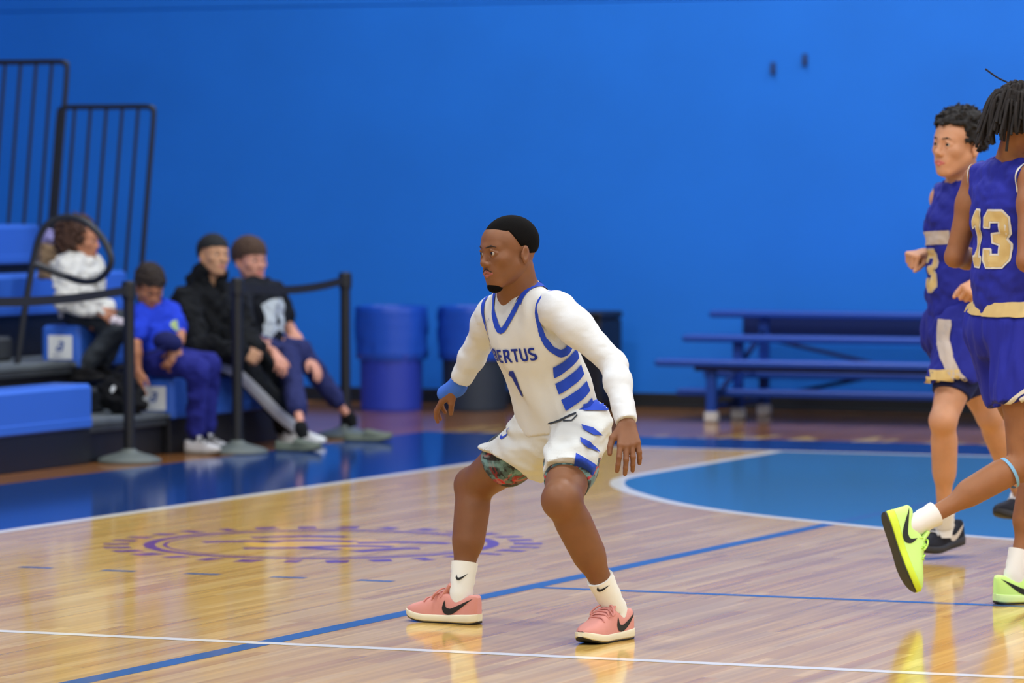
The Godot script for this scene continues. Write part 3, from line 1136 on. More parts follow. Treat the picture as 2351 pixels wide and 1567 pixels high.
func add_leg(f: Field, a: Vector3, b: Vector3, c: Vector3, back: Vector3, g := 0.0, s := 1.0, thigh := 1.0) -> void:
	f.cap(a, a.lerp(b, 0.5), 0.090 * s * thigh + g, 0.082 * s * thigh + g, 0.04)
	f.cap(a.lerp(b, 0.5), b, 0.082 * s * thigh + g, 0.054 * s + g, 0.03)
	f.ell(b - back * 0.010 * s, Vector3.ONE * (0.056 * s + g), Basis.IDENTITY, 0.025)
	f.cap(b, c, 0.048 * s + g, 0.029 * s + g, 0.02)
	f.cap(b.lerp(c, 0.18) + back * 0.018 * s, b.lerp(c, 0.46) + back * 0.014 * s, 0.045 * s + g, 0.042 * s + g, 0.05)

func knee_back(a: Vector3, b: Vector3, c: Vector3, otherwise: Vector3) -> Vector3:
	var m := (a + c) / 2 - b
	var ax := (c - a).normalized()
	m -= ax * m.dot(ax)
	return m.normalized() if m.length() > 0.03 else otherwise

func add_hand(f: Field, wrist: Vector3, to: Vector3, dorsal: Vector3, thumb_sign: float, curl: Array, s := 1.0, spread := 0.1, thumb_in := 0.0) -> void:
	var y := to.normalized()
	var z := (dorsal - y * dorsal.dot(y)).normalized()
	var x := y.cross(z) * thumb_sign
	f.cap(wrist - y * 0.025 * s, wrist, 0.024 * s, 0.025 * s, 0.01)
	var kn := [0.088, 0.091, 0.085, 0.077]
	var ln := [[0.043, 0.026, 0.021], [0.047, 0.029, 0.022], [0.043, 0.027, 0.021], [0.033, 0.021, 0.019]]
	for k in 4:
		var off := 0.030 - 0.020 * k
		var a := wrist + x * off * 0.55 * s + y * 0.008 * s
		var b: Vector3 = wrist + (x * off + y * kn[k]) * s
		f.cap(a, b, 0.0145 * s, 0.0118 * s, 0.014)
	for k in 4:
		var off := 0.030 - 0.020 * k
		var p: Vector3 = wrist + (x * off + y * kn[k]) * s
		var an := 0.0
		var sp: float = spread * (1.5 - k)
		for i in 3:
			an += curl[i] * (1.0 + 0.08 * k)
			var d := (y * cos(an) - z * sin(an) + x * sp * cos(an)).normalized()
			var q: Vector3 = p + d * ln[k][i] * s
			f.cap(p, q, (0.0102 - 0.0009 * i) * s, (0.0094 - 0.0009 * i) * s, 0.004)
			p = q
	var b0 := wrist + (x * 0.024 + y * 0.022 - z * 0.004) * s
	var d1 := (x * (0.75 - thumb_in) + y * 0.75 - z * (0.15 + thumb_in)).normalized()
	var b1 := b0 + d1 * 0.042 * s
	f.cap(b0, b1, 0.0155 * s, 0.0125 * s, 0.014)
	var d2 := (x * (0.35 - thumb_in) + y * 0.95 - z * (0.15 + thumb_in * 1.2)).normalized()
	var b2 := b1 + d2 * 0.033 * s
	f.cap(b1, b2, 0.0115 * s, 0.0105 * s, 0.004)
	var d3 := (x * (0.15 - thumb_in) + y - z * (0.2 + thumb_in)).normalized()
	f.cap(b2, b2 + d3 * 0.024 * s, 0.0102 * s, 0.0085 * s, 0.003)

# head: origin between the ears at eye height, x to the person's left, y up, z forward
func head_field(wide := 1.0) -> Field:
	var f := Field.new()
	f.ell(Vector3(0, 0.032, -0.014), Vector3(0.075 * wide, 0.082, 0.096), Basis.IDENTITY, 0.02)
	f.ell(Vector3(0, -0.022, 0.024), Vector3(0.062 * wide, 0.085, 0.064), Basis.IDENTITY, 0.03)
	f.ell(Vector3(0, 0.04, 0.038), Vector3(0.06 * wide, 0.045, 0.047), Basis.IDENTITY, 0.03)
	for s in [-1, 1]:
		f.cap(Vector3(s * 0.052 * wide, -0.045, 0.0), Vector3(s * 0.022, -0.098, 0.055), 0.02, 0.017, 0.03)
		f.ell(Vector3(s * 0.041 * wide, -0.022, 0.058), Vector3(0.022, 0.018, 0.02), Basis.IDENTITY, 0.03)
		f.cap(Vector3(s * 0.008, 0.019, 0.085), Vector3(s * 0.042, 0.02, 0.068), 0.0085, 0.008, 0.018)
	f.ell(Vector3(0, -0.100, 0.066), Vector3(0.024, 0.017, 0.018), Basis.IDENTITY, 0.022)
	f.ell(Vector3(0, -0.062, 0.074), Vector3(0.034, 0.024, 0.018), Basis.IDENTITY, 0.025)
	for s in [-1, 1]:
		f.ell(Vector3(s * 0.031, -0.001, 0.093), Vector3(0.018, 0.013, 0.0155), Basis.IDENTITY, 0.010, 1)
	f.cap(Vector3(0, 0.012, 0.085), Vector3(0, -0.028, 0.101), 0.0075, 0.0095, 0.014)
	f.ell(Vector3(0, -0.033, 0.1015), Vector3(0.0125, 0.0105, 0.011), Basis.IDENTITY, 0.008)
	for s in [-1, 1]:
		f.ell(Vector3(s * 0.0142, -0.0365, 0.0925), Vector3(0.0085, 0.0085, 0.0105), Basis.IDENTITY, 0.006)
		f.ell(Vector3(s * 0.007, -0.0475, 0.102), Vector3(0.0036, 0.0036, 0.0055), Basis.IDENTITY, 0.003, 1)
		# upper and lower eyelids
		f.cap(Vector3(s * 0.018, 0.002, 0.0835), Vector3(s * 0.031, 0.0092, 0.0885), 0.0033, 0.0038, 0.006)
		f.cap(Vector3(s * 0.031, 0.0092, 0.0885), Vector3(s * 0.0465, 0.001, 0.077), 0.0038, 0.0033, 0.006)
		f.cap(Vector3(s * 0.018, -0.003, 0.083), Vector3(s * 0.031, -0.0098, 0.0862), 0.003, 0.003, 0.006)
		f.cap(Vector3(s * 0.031, -0.0098, 0.0862), Vector3(s * 0.0465, -0.001, 0.077), 0.003, 0.003, 0.006)
		# ears
		var tilt := Basis(Vector3.UP, s * 0.35) * Basis(Vector3.RIGHT, -0.15)
		f.ell(Vector3(s * 0.079 * wide, -0.012, -0.016), Vector3(0.0085, 0.031, 0.0185), tilt, 0.008)
		f.ell(Vector3(s * 0.0885 * wide, -0.008, -0.011), Vector3(0.006, 0.02, 0.0105), tilt, 0.004, 1)
		f.cap(Vector3(s * 0.081 * wide, -0.007, -0.0005), Vector3(s * 0.081 * wide, -0.018, 0.0005), 0.004, 0.0045, 0.004)
	return f

func head_parts(t: Node3D, T: Transform3D, h: Field, gaze: Vector3, lips: Color, brow: Color, fine := true) -> void:
	var white := mat(rgb8(168, 160, 152), 0.25)
	var dark := mat(rgb8(28, 18, 14), 0.15)
	var on := func(x: float, y: float, d: float) -> Vector3: return h.hit(Vector3(x, y, 0.2), Vector3(0, 0, -1), 0.3) + Vector3(0, 0, d)
	for s in [-1, 1]:
		var c := Vector3(s * 0.0315, 0.0, 0.0782)
		var st := mb()
		ball(st, T * c, Vector3.ONE * 0.0118 * T.basis.get_scale().x, Basis.IDENTITY, 10)
		var eye := part("eye", st, white, t)
		st = mb()
		var g := (gaze + Vector3(s * 0.02, 0, 0)).normalized()
		ball(st, T * (c + g * 0.0086), Vector3(0.0068, 0.0068, 0.0038) * T.basis.get_scale().x, T.basis.orthonormalized() * Basis.looking_at(-g), 8)
		part("iris", st, dark, eye)
		var f := Field.new()
		f.cap(on.call(s * 0.013, 0.0195, -0.001), on.call(s * 0.031, 0.0238, -0.001), 0.0028, 0.0033, 0.004)
		f.cap(on.call(s * 0.031, 0.0238, -0.001), on.call(s * 0.048, 0.0195, -0.0015), 0.0033, 0.002, 0.004)
		var o := soft()
		f.mesh_into(o, 0.002 if fine else 0.003, T)
		soft_part("eyebrow", o, mat(brow, 0.9), t)
	var l := Field.new()
	for s in [-1, 1]:
		l.cap(on.call(s * 0.0255, -0.068, -0.0015), on.call(s * 0.005, -0.0625, -0.0022), 0.0028, 0.0048, 0.005)
		l.cap(on.call(s * 0.0245, -0.0695, -0.0015), on.call(0, -0.0755, -0.0032), 0.0028, 0.0062, 0.004)
	l.cap(on.call(-0.02, -0.0683, 0.002), on.call(0, -0.0683, 0.0032), 0.0013, 0.0017, 0.002, 1)
	l.cap(on.call(0.02, -0.0683, 0.002), on.call(0, -0.0683, 0.0032), 0.0013, 0.0017, 0.002, 1)
	var lo := soft()
	l.mesh_into(lo, 0.0016 if fine else 0.003, T)
	soft_part("lips", lo, mat(lips, 0.5), t)

func neck_stub(f: Field, T: Transform3D, neck: Vector3, s := 1.0) -> void:
	var n := T.affine_inverse() * neck
	f.cap(Vector3(0, -0.05, -0.022), n, 0.054 * s, 0.062 * s, 0.025)

func facing(yaw_left: float, down := 0.0, roll := 0.0) -> Basis:       # degrees; 0 looks into the camera, 90 to the picture's left
	return Basis(Vector3.UP, -deg_to_rad(yaw_left)) * Basis(Vector3.RIGHT, deg_to_rad(down)) * Basis(Vector3.BACK, deg_to_rad(roll))

# ---------------------------------------------------------------- shoes: local z from heel to toe, y up from the sole
const SHOE_Z := [0.0, 0.03, 0.09, 0.18, 0.28, 0.38, 0.48, 0.58, 0.68, 0.78, 0.87, 0.94, 0.98, 1.0]
const SHOE_W := [0.014, 0.030, 0.038, 0.041, 0.0405, 0.039, 0.0395, 0.044, 0.048, 0.0475, 0.042, 0.031, 0.019, 0.008]
const SHOE_LOW := [0.006, 0.002, 0.0, 0.0, 0.0, 0.0, 0.0, 0.0, 0.0, 0.003, 0.008, 0.014, 0.020, 0.024]
const SHOE_MID := [0.037, 0.037, 0.036, 0.035, 0.033, 0.031, 0.030, 0.030, 0.030, 0.033, 0.038, 0.042, 0.044, 0.044]
const SHOE_TOP := [0.094, 0.102, 0.104, 0.088, 0.086, 0.104, 0.110, 0.098, 0.083, 0.073, 0.065, 0.058, 0.052, 0.046]

func along_shoe(arr: Array, z: float) -> float:
	for i in arr.size() - 1:
		if z <= SHOE_Z[i + 1]:
			return lerpf(arr[i], arr[i + 1], (z - SHOE_Z[i]) / (SHOE_Z[i + 1] - SHOE_Z[i]))
	return arr[-1]

func shoe_side(z: float, y: float) -> float:      # half width of the upper at a height
	var lo := along_shoe(SHOE_MID, z) - 0.006
	var hi := along_shoe(SHOE_TOP, z)
	var f := clampf((y - lo) / (hi - lo), 0, 1)
	var p := lerpf(0.28, 0.55, smoothstep(0.35, 0.65, z))
	var sn := pow(f, 1.0 / 0.9)
	var cs := sqrt(maxf(0.0, 1 - sn * sn))
	return along_shoe(SHOE_W, z) * 0.99 * pow(cs, p)

func shoe(parent: Node3D, heel: Vector3, turn: Basis, size: float, c: Dictionary, label: String, laces := true) -> void:
	var L := size
	var k := size / 0.30
	var at := func(x: float, y: float, z: float) -> Vector3: return heel + turn * Vector3(x * k, y * k, z * L)
	var zs := [0.0, 0.006, 0.014]
	for i in range(1, 41):
		zs.append(pow(i / 40.0, 1.0) if i < 38 else [0.955, 0.98, 1.0][i - 38])
	# upper
	var st := mb()
	var n := 22
	var rings := []
	for z in zs:
		var ring := []
		var lo := along_shoe(SHOE_MID, z) - 0.006
		var hi := along_shoe(SHOE_TOP, z)
		var p := lerpf(0.28, 0.55, smoothstep(0.35, 0.65, z))
		for i in n + 1:
			var an := PI * i / n
			var cs := cos(an)
			ring.append(at.call(along_shoe(SHOE_W, z) * 0.99 * signf(cs) * pow(absf(cs), p), lo + (hi - lo) * pow(sin(an), 0.9), z))
		rings.append(ring)
	skin_rings(st, rings, heel + turn * Vector3(0, 0.045 * k, 0.4 * L))
	var up := part("shoe", st, c.upper, parent, label)
	# midsole and outsole
	for q in [["midsole", 0.0, 1.0, 1.05, c.mid], ["outsole", 0.0, 0.0, 0.99, c.out]]:
		st = mb()
		rings = []
		for z in zs:
			var w: float = along_shoe(SHOE_W, z) * q[3]
			var lo := along_shoe(SHOE_LOW, z) + (0.0055 if q[0] == "midsole" else 0.0)
			var hi := along_shoe(SHOE_MID, z) if q[0] == "midsole" else along_shoe(SHOE_LOW, z) + 0.0065 + 0.016 * smoothstep(0.82, 1.0, z)
			if q[0] == "outsole":
				w = w * (1.0 + 0.07 * smoothstep(0.86, 1.0, z))
			var ring := []
			for s in [[-0.94, 0.0], [-1.0, 0.2], [-1.015, 0.6], [-1.0, 0.9], [-0.95, 1.0], [0.95, 1.0], [1.0, 0.9], [1.015, 0.6], [1.0, 0.2], [0.94, 0.0], [-0.94, 0.0]]:
				ring.append(at.call(s[0] * w, lerpf(lo, hi, s[1]), z * (1.012 if q[0] == "midsole" else 1.004) - 0.004))
			rings.append(ring)
		skin_rings(st, rings, heel + turn * Vector3(0, 0.02 * k, 0.45 * L))
		part(q[0], st, q[4], up)
	# the tick emblem on both sides
	if c.has("tick"):
		for s in [-1, 1]:
			st = mb()
			var poly := PackedVector2Array()
			for p in tick(0.122):
				poly.append(Vector2(0.235 - p.x / 0.30, 0.066 + p.y * 0.9))
			var gx := 0.0
			while gx < 0.6:
				var gy := 0.02
				while gy < 0.13:
					for piece in Geometry2D.intersect_polygons(poly, PackedVector2Array([Vector2(gx, gy), Vector2(gx + 0.012, gy), Vector2(gx + 0.012, gy + 0.008), Vector2(gx, gy + 0.008)])):
						var tr := Geometry2D.triangulate_polygon(piece)
						for i in tr.size() / 3:
							var v := []
							for m in 3:
								var e := piece[tr[i * 3 + m]]
								v.append(at.call(s * (shoe_side(e.x, e.y) + 0.0018), e.y, e.x))
							var nn: Vector3 = turn.x * s
							tri(st, v[0], v[1], v[2], nn, nn, nn)
					gy += 0.008
				gx += 0.012
			part("tick_emblem", st, c.tick, up)
	# tongue, laces and bow
	st = mb()
	tube(st, [at.call(0, 0.085, 0.5), at.call(0, 0.112, 0.43), at.call(0, 0.136, 0.375)], [0.03 * k, 0.03 * k, 0.026 * k], 12, 0.35, turn.y)
	part("tongue", st, c.upper, up)
	if laces:
		for i in 5:
			var z := 0.44 + 0.058 * i
			st = mb()
			var path := []
			for m in 9:
				var f := m / 8.0 * 2 - 1
				var an := PI / 2 + f * 0.75
				var lo := along_shoe(SHOE_MID, z) - 0.006
				var p := lerpf(0.28, 0.55, smoothstep(0.35, 0.65, z))
				path.append(at.call(-along_shoe(SHOE_W, z) * signf(f) * pow(absf(sin(f * 0.75)), p) * 0.95, lo + (along_shoe(SHOE_TOP, z) - lo) * pow(sin(an), 0.9) + 0.0035, z + 0.025 * f * (1 if i % 2 else -1)))
			tube(st, path, 0.0032 * k, 6)
			part("lace", st, c.lace, up)
		for s in [-1, 1]:
			st = mb()
			tube(st, smooth_path([at.call(0, 0.117, 0.45), at.call(s * 0.02, 0.122, 0.47), at.call(s * 0.042, 0.105, 0.53), at.call(s * 0.046, 0.09, 0.56), at.call(s * 0.034, 0.1, 0.54), at.call(0, 0.115, 0.46)], 4), 0.0034 * k, 6)
			part("lace_bow", st, c.lace, up)

func skin_rings(st: SurfaceTool, rings: Array, middle: Vector3) -> void:
	var R0 := rings.size()
	var n: int = rings[0].size()
	var N := []
	for i in R0:
		var row := []
		for k in n:
			var du: Vector3 = rings[mini(i + 1, R0 - 1)][k] - rings[maxi(i - 1, 0)][k]
			var closed: bool = (rings[i][0] as Vector3).distance_to(rings[i][n - 1]) < 1e-6
			var kp := (k + 1) if k < n - 1 else (1 if closed else k)
			var km := (k - 1) if k > 0 else (n - 2 if closed else k)
			var dv: Vector3 = rings[i][kp] - rings[i][km]
			var m := du.cross(dv).normalized()
			var c := Vector3.ZERO
			for p in rings[i]:
				c += p
			c /= n
			if m.dot(rings[i][k] - c) < 0:
				m = -m
			row.append(m)
		N.append(row)
	for i in R0 - 1:
		for k in n - 1:
			var A: Vector3 = rings[i][k]; var B: Vector3 = rings[i][k + 1]; var C: Vector3 = rings[i + 1][k + 1]; var D: Vector3 = rings[i + 1][k]
			tri(st, A, B, C, N[i][k], N[i][k + 1], N[i + 1][k + 1])
			tri(st, A, C, D, N[i][k], N[i + 1][k + 1], N[i + 1][k])
	for e in [0, R0 - 1]:
		var c := Vector3.ZERO
		for p in rings[e]:
			c += p
		c /= n
		for k in n:
			var m := (c - middle).normalized()
			tri(st, c, rings[e][k], rings[e][(k + 1) % n], m, m, m)

func sock(parent: Node3D, ankle: Vector3, top: Vector3, r0: float, r1: float, m: Material, label := "", foot := Vector3.DOWN) -> MeshInstance3D:
	var st := mb()
	var path := [ankle + foot * 0.045, ankle + foot * 0.022]
	var rad := [r0 * 0.72, r0 * 0.86]
	for i in 15:
		var f := i / 14.0
		path.append(ankle.lerp(top, f))
		rad.append(lerpf(r0, r1, f) + 0.0022 * sin(f * 17.0) * (1.0 - f) + (0.001 if i >= 12 else 0.0))
	tube(st, path, rad, 22)
	return part("sock", st, m, parent, label)

# a band of cloth round a field, between two parallel planes
func ring_band(f: Field, c: Vector3, n: Vector3, o0: float, o1: float, reach := 0.35, lift := 0.002, steps := 56) -> SurfaceTool:
	var st := mb()
	var x := n.cross(Vector3(0.3, 0.8, 0.52)).normalized()
	var y := n.cross(x).normalized()
	var loops := [[], [], []]
	for i in steps:
		var an := TAU * i / steps
		var d := x * cos(an) + y * sin(an)
		for k in 3:
			var h := f.hit(c + n * lerpf(o0, o1, k / 2.0) + d * reach, -d, reach)
			var nn := f.normal(h)
			loops[k].append([h + nn * lift, nn])
	for k in 2:
		for i in steps:
			var q := (i + 1) % steps
			var A: Array = loops[k][i]; var B: Array = loops[k][q]; var C: Array = loops[k + 1][q]; var D: Array = loops[k + 1][i]
			tri(st, A[0], B[0], C[0], A[1], B[1], C[1])
			tri(st, A[0], C[0], D[0], A[1], C[1], D[1])
	return st

# ---------------------------------------------------------------- the defender in white
func defender() -> void:
	var j := {
		hipR = W(1246, 994, 14.89), hipL = W(1330, 998, 14.75), kneeR = W(1087, 1116, 15.19), kneeL = W(1290, 1148, 14.38),
		ankR = W(1054, 1376, 15.06), ankL = W(1402, 1408, 14.57), shR = W(1132, 724, 14.86), shL = W(1284, 714, 14.53),
		elR = W(1098, 792, 15.0), wrR = W(1050, 886, 15.12), elL = W(1410, 836, 14.45), wrL = W(1439, 972, 14.30), neck = W(1191, 662, 14.69)}
	var hR := floor_at(1101, 1433)
	var dR := (floor_at(912, 1421) - hR).normalized()
	var hL := floor_at(1443, 1463)
	var dL := (floor_at(1306, 1485) - hL).normalized()
	j.ankR = hR + dR * 0.076 + Vector3(0, 0.098, 0)
	j.ankL = hL + dL * 0.08 + Vector3(0, 0.098, 0)
	var t := thing("person", "crouching player in a white and blue uniform with salmon pink shoes", "person", (floor_at(1100, 1437) + floor_at(1440, 1464)) / 2)
	var x := torso_axes(j)
	var HT := Transform3D(facing(56, 3, 2), W(1167, 578, 14.6)).scaled_local(Vector3.ONE * 1.0)
	var brown := skin(rgb8(135, 90, 60))
	# body, head and hands
	var f := Field.new()
	add_torso(f, j, -0.006, 1.0, -0.015)
	add_neck(f, j, HT * Vector3(0, -0.05, -0.02), 1.16)
	add_arm(f, j.shL, j.elL, j.wrL, -0.002)
	add_arm(f, j.shR, j.elR, j.wrR, -0.002)
	var bL := knee_back(j.hipL, j.kneeL, j.ankL, -x.fwd)
	var bR := knee_back(j.hipR, j.kneeR, j.ankR, -x.fwd)
	add_leg(f, j.hipL, j.kneeL, j.ankL, bL, 0.0, 1.12, 0.9)
	add_leg(f, j.hipR, j.kneeR, j.ankR, bR, 0.0, 1.12, 0.9)
	var out := soft()
	f.mesh_into(out, 0.011)
	var h := head_field()
	neck_stub(h, HT, j.neck + Vector3(0, -0.02, 0), 1.1)
	h.mesh_into(out, 0.0028, HT)
	var hand := Field.new()
	add_hand(hand, j.wrL, W(1450, 1075, 14.2) - j.wrL, Vector3(0.15, 0.25, 1), 1, [0.3, 0.35, 0.25], 0.97, 0.1, 0.05)
	hand.mesh_into(out, 0.0034)
	hand = Field.new()
	add_hand(hand, j.wrR, W(998, 930, 15.2) - j.wrR, Vector3(-0.7, 0.65, 0.2), -1, [0.25, 0.45, 0.35], 0.9, 0.2, 0.42)
	hand.mesh_into(out, 0.0034)
	soft_part("body", out, brown, t)
	head_parts(t, HT, h, Vector3(-0.15, -0.04, 1), rgb8(156, 88, 76), rgb8(48, 32, 25))
	# hair, goatee, moustache
	var black := mat(rgb8(13, 12, 12), 0.9, 0.2)
	black.heightmap_enabled = true
	black.heightmap_texture = M.weave
	black.heightmap_scale = 0.12
	black.uv1_triplanar = true
	black.uv1_scale = Vector3(9, 9, 9)
	var hair := Field.new()
	hair.ell(Vector3(0, 0.036, -0.014), Vector3(0.081, 0.087, 0.1015))
	hair.brick(Vector3(0, -0.03, 0.13), Vector3(0.2, 0.1, 0.095), Basis.IDENTITY, 0.004)
	hair.brick(Vector3(0, 0.07, 0.035) + Vector3(0, -0.6, -0.42).normalized() * 0.2 + Vector3(0, -0.57, 0.82).normalized() * 0.1, Vector3(0.2, 0.2, 0.1), Basis.looking_at(Vector3(0, -0.57, 0.82).normalized()), 0.004)
	hair.brick(Vector3(0, -0.2, 0), Vector3(0.3, 0.185, 0.3), Basis.IDENTITY, 0.02)
	for s in [-1, 1]:
		hair.ell(Vector3(s * 0.09, -0.005, -0.01), Vector3(0.02, 0.033, 0.024), Basis.IDENTITY, 0.004, 1)
	out = soft()
	hair.mesh_into(out, 0.0035, HT)
	soft_part("hair", out, black, t)
	var beard := Field.new()
	beard.ell(Vector3(0, -0.113, 0.062), Vector3(0.031, 0.021, 0.025), Basis.IDENTITY, 0.01)
	for s in [-1, 1]:
		beard.cap(Vector3(s * 0.018, -0.104, 0.062), Vector3(s * 0.03, -0.09, 0.059), 0.011, 0.004, 0.01)
	beard.ell(Vector3(0, -0.088, 0.09), Vector3(0.026, 0.011, 0.02), Basis.IDENTITY, 0.006, 1)
	out = soft()
	beard.mesh_into(out, 0.003, HT)
	soft_part("goatee", out, black, t)
	var mou := Field.new()
	for s in [-1, 1]:
		mou.cap(h.hit(Vector3(s * 0.003, -0.0525, 0.2), Vector3(0, 0, -1)), h.hit(Vector3(s * 0.025, -0.062, 0.2), Vector3(0, 0, -1)), 0.0024, 0.0018, 0.003)
	out = soft()
	mou.mesh_into(out, 0.0018, HT)
	soft_part("moustache", out, mat(rgb8(52, 34, 26), 0.9), t)
	# long-sleeved undershirt
	var white_tight := cloth(rgb8(212, 216, 218), 0.6)
	var under := Field.new()
	add_torso(under, j, 0.001, 1.0, -0.015)
	add_arm(under, j.shL, j.elL, j.wrL, 0.004)
	add_arm(under, j.shR, j.elR, j.wrR, 0.004)
	var awl: Vector3 = (j.wrL - j.elL).normalized()
	under.cap(j.elL.lerp(j.wrL, 0.7), j.wrL - awl * 0.0, 0.034, 0.033, 0.02)
	under.plane(j.wrL - awl * 0.006, awl)
	var awr: Vector3 = (j.wrR - j.elR).normalized()
	under.cap(j.elR.lerp(j.wrR, 0.7), j.wrR, 0.036, 0.033, 0.02)
	under.plane(j.pel if j.has("pel") else x.pel + x.up * 0.1, -x.up)
	under.plane(j.wrR - awr * 0.035, awr)
	under.cap(j.neck + x.fwd * 0.02 - Vector3(0, 0.015, 0), HT * Vector3(0, -0.04, 0), 0.066, 0.07, 0.01, 1)
	under.wrinkle(22.0, 0.0022, Basis(Vector3(0.7, 0.3, 0), Vector3(-0.5, 1.3, 0), Vector3(0, 0, 0.7)), 4)
	field_part("undershirt", under, 0.0085, white_tight, t, "tight white long-sleeved undershirt")
	# jersey
	var knit := cloth(rgb8(208, 210, 207), 0.8)
	var blue := cloth(rgb8(36, 70, 186), 0.7)
	var whole := Field.new()
	jersey_shape(whole, j, x)
	var jersey := Field.new()
	jersey_shape(jersey, j, x)
	var cutL: Vector3 = j.shL - x.side * 0.052 - x.up * 0.02
	var cutR: Vector3 = j.shR + x.side * 0.052 - x.up * 0.02
	var nL: Vector3 = (x.side * 0.97 - x.up * 0.02 + x.fwd * 0.1).normalized()
	var nR: Vector3 = (-x.side * 0.97 - x.up * 0.02 + x.fwd * 0.1).normalized()
	for q in [[j.shL, nL], [j.shR, nR]]:
		jersey.ell(q[0] - x.up * 0.035 + q[1] * 0.02, Vector3(0.075, 0.135, 0.125), Basis(x.side, x.up, x.fwd), 0.01, 1)
	var neck_a: Vector3 = j.neck + x.fwd * 0.03 - x.up * 0.01
	jersey.cap(neck_a, HT * Vector3(0, -0.03, 0.01), 0.07, 0.08, 0.01, 1)
	var jn := field_part("jersey", jersey, 0.007, knit, t, "loose white sleeveless basketball jersey")
	# blue bindings: armholes, V-neck
	for q in [[j.shL, nL], [j.shR, nR]]:
		part("armhole_binding", armhole(whole, q[0] - x.up * 0.035 + q[1] * 0.02, x), blue, jn, "royal blue binding")
	var st := mb()
	var front: Vector3 = x.pel + x.up * (x.len + 0.095)
	drape(st, whole, [ribbon(curve2([Vector2(-0.088, 0.07), Vector2(-0.083, 0.035), Vector2(-0.066, -0.02), Vector2(-0.038, -0.07), Vector2(0.0, -0.112), Vector2(0.042, -0.07), Vector2(0.072, -0.02), Vector2(0.088, 0.04), Vector2(0.094, 0.075)], 4), 0.019)], front, x.side, x.up, -x.fwd, 0.0032, 0.012)
	drape(st, whole, [ribbon(curve2([Vector2(0.094, 0.075), Vector2(0.097, 0.03), Vector2(0.092, -0.015), Vector2(0.07, -0.055), Vector2(0.035, -0.078), Vector2(0.0, -0.085), Vector2(-0.035, -0.078), Vector2(-0.07, -0.055)], 4), 0.019)], j.neck + x.up * 0.1, x.side, x.fwd, -x.up, 0.0032, 0.012)
	part("neck_binding", st, blue, jn, "royal blue V-neck binding")
	st = mb()
	drape(st, whole, [PackedVector2Array([Vector2(-0.078, 0.035), Vector2(-0.03, -0.068), Vector2(0.0, -0.1), Vector2(0.035, -0.066), Vector2(0.08, 0.04)])], front, x.side, x.up, -x.fwd, 0.0014, 0.014)
	part("undershirt_front", st, cloth(rgb8(196, 201, 203), 0.7), jn)
	# lettering and number
	var ink := cloth(rgb8(30, 48, 140), 0.7)
	st = mb()
	drape(st, whole, text_polys("ALBERTUS", 0.046, 0.82), front - x.up * 0.195, x.side, x.up, -x.fwd, 0.003, 0.012)
	part("lettering", st, ink, jn)
	st = mb()
	drape(st, whole, [PackedVector2Array([Vector2(-0.008, -0.05), Vector2(0.012, -0.05), Vector2(0.012, 0.05), Vector2(-0.002, 0.05), Vector2(-0.02, 0.036), Vector2(-0.02, 0.024), Vector2(-0.008, 0.03)])], front - x.up * 0.30 + x.side * 0.01, x.side, x.up, -x.fwd, 0.003, 0.012)
	part("number", st, ink, jn)
	st = mb()
	drape(st, whole, [tick(0.035)], front - x.up * 0.085 - x.side * 0.085, x.side, x.up, -x.fwd, 0.003, 0.01)
	part("tick_emblem", st, ink, jn)
	# slanted stripes on the side panel
	for k in 4:
		st = mb()
		var v0 := -0.25 - 0.06 * k
		var w0 := 0.052 + 0.0 * k
		drape(st, whole, [PackedVector2Array([Vector2(-0.05, v0 + 0.02), Vector2(w0, v0 - 0.008), Vector2(w0, v0 - 0.048), Vector2(-0.05, v0 - 0.016)])], front + x.side * 0.1, x.fwd, x.up, -x.side, 0.0045, 0.012)
		part("stripe", st, blue, jn, "slanted royal blue side stripe")
	# shorts, and patterned compression shorts showing below the hems
	var sho := Field.new()
	shorts_shape(sho, j, x)
	var sn := field_part("shorts", sho, 0.0085, cloth(rgb8(208, 211, 208), 0.8), t, "loose white basketball shorts")
	var look := Vector3.FORWARD
	var across := Vector3.RIGHT
	for q in [[[1338, 928], [1398, 918], [1400, 945], [1340, 944]], [[1334, 974], [1360, 981], [1382, 998], [1360, 996], [1338, 984]], [[1330, 1000], [1352, 1010], [1376, 1036], [1346, 1022], [1331, 1009]], [[1320, 1033], [1346, 1048], [1366, 1062], [1352, 1100], [1316, 1062]]]:
		st = mb()
		var poly := PackedVector2Array()
		for e in q:
			poly.append(Vector2((e[0] - 1350) / 685.0, (1000 - e[1]) / 685.0))
		drape(st, sho, [poly], W(1350, 1000, 14.62), across, Vector3.UP, look, 0.0045, 0.007)
		if q[0][1] < 940:
			drape(st, whole, [poly], W(1350, 1000, 14.62), across, Vector3.UP, look, 0.0045, 0.007)
		part("stripe", st, blue, sn, "royal blue side stripe")
	st = mb()
	drape(st, sho, [tick(0.05)], j.hipR.lerp(j.kneeR, 0.35) + Vector3(-0.01, 0.03, 0), Vector3.RIGHT, Vector3.UP, Vector3(0.25, -0.3, -0.9).normalized(), 0.003, 0.01)
	part("tick_emblem", st, blue, sn)
	st = mb()
	drape(st, sho, [ribbon(curve2([Vector2(-0.05, -0.005), Vector2(-0.02, -0.018), Vector2(0.01, -0.012), Vector2(0.05, 0.008), Vector2(0.075, 0.018)], 4), 0.005), ribbon([Vector2(0.03, -0.008), Vector2(0.06, -0.006), Vector2(0.078, 0.012)], 0.004)], W(1272, 962, 14.6), Vector3.RIGHT, Vector3.UP, Vector3.FORWARD, 0.004, 0.01)
	part("drawstring", st, mat(rgb8(34, 44, 56), 0.8), sn)
	var camo := cloth(Color.WHITE, 0.7)
	camo.albedo_texture = camo_texture()
	camo.uv1_scale = Vector3(3, 3, 3)
	camo.heightmap_enabled = false
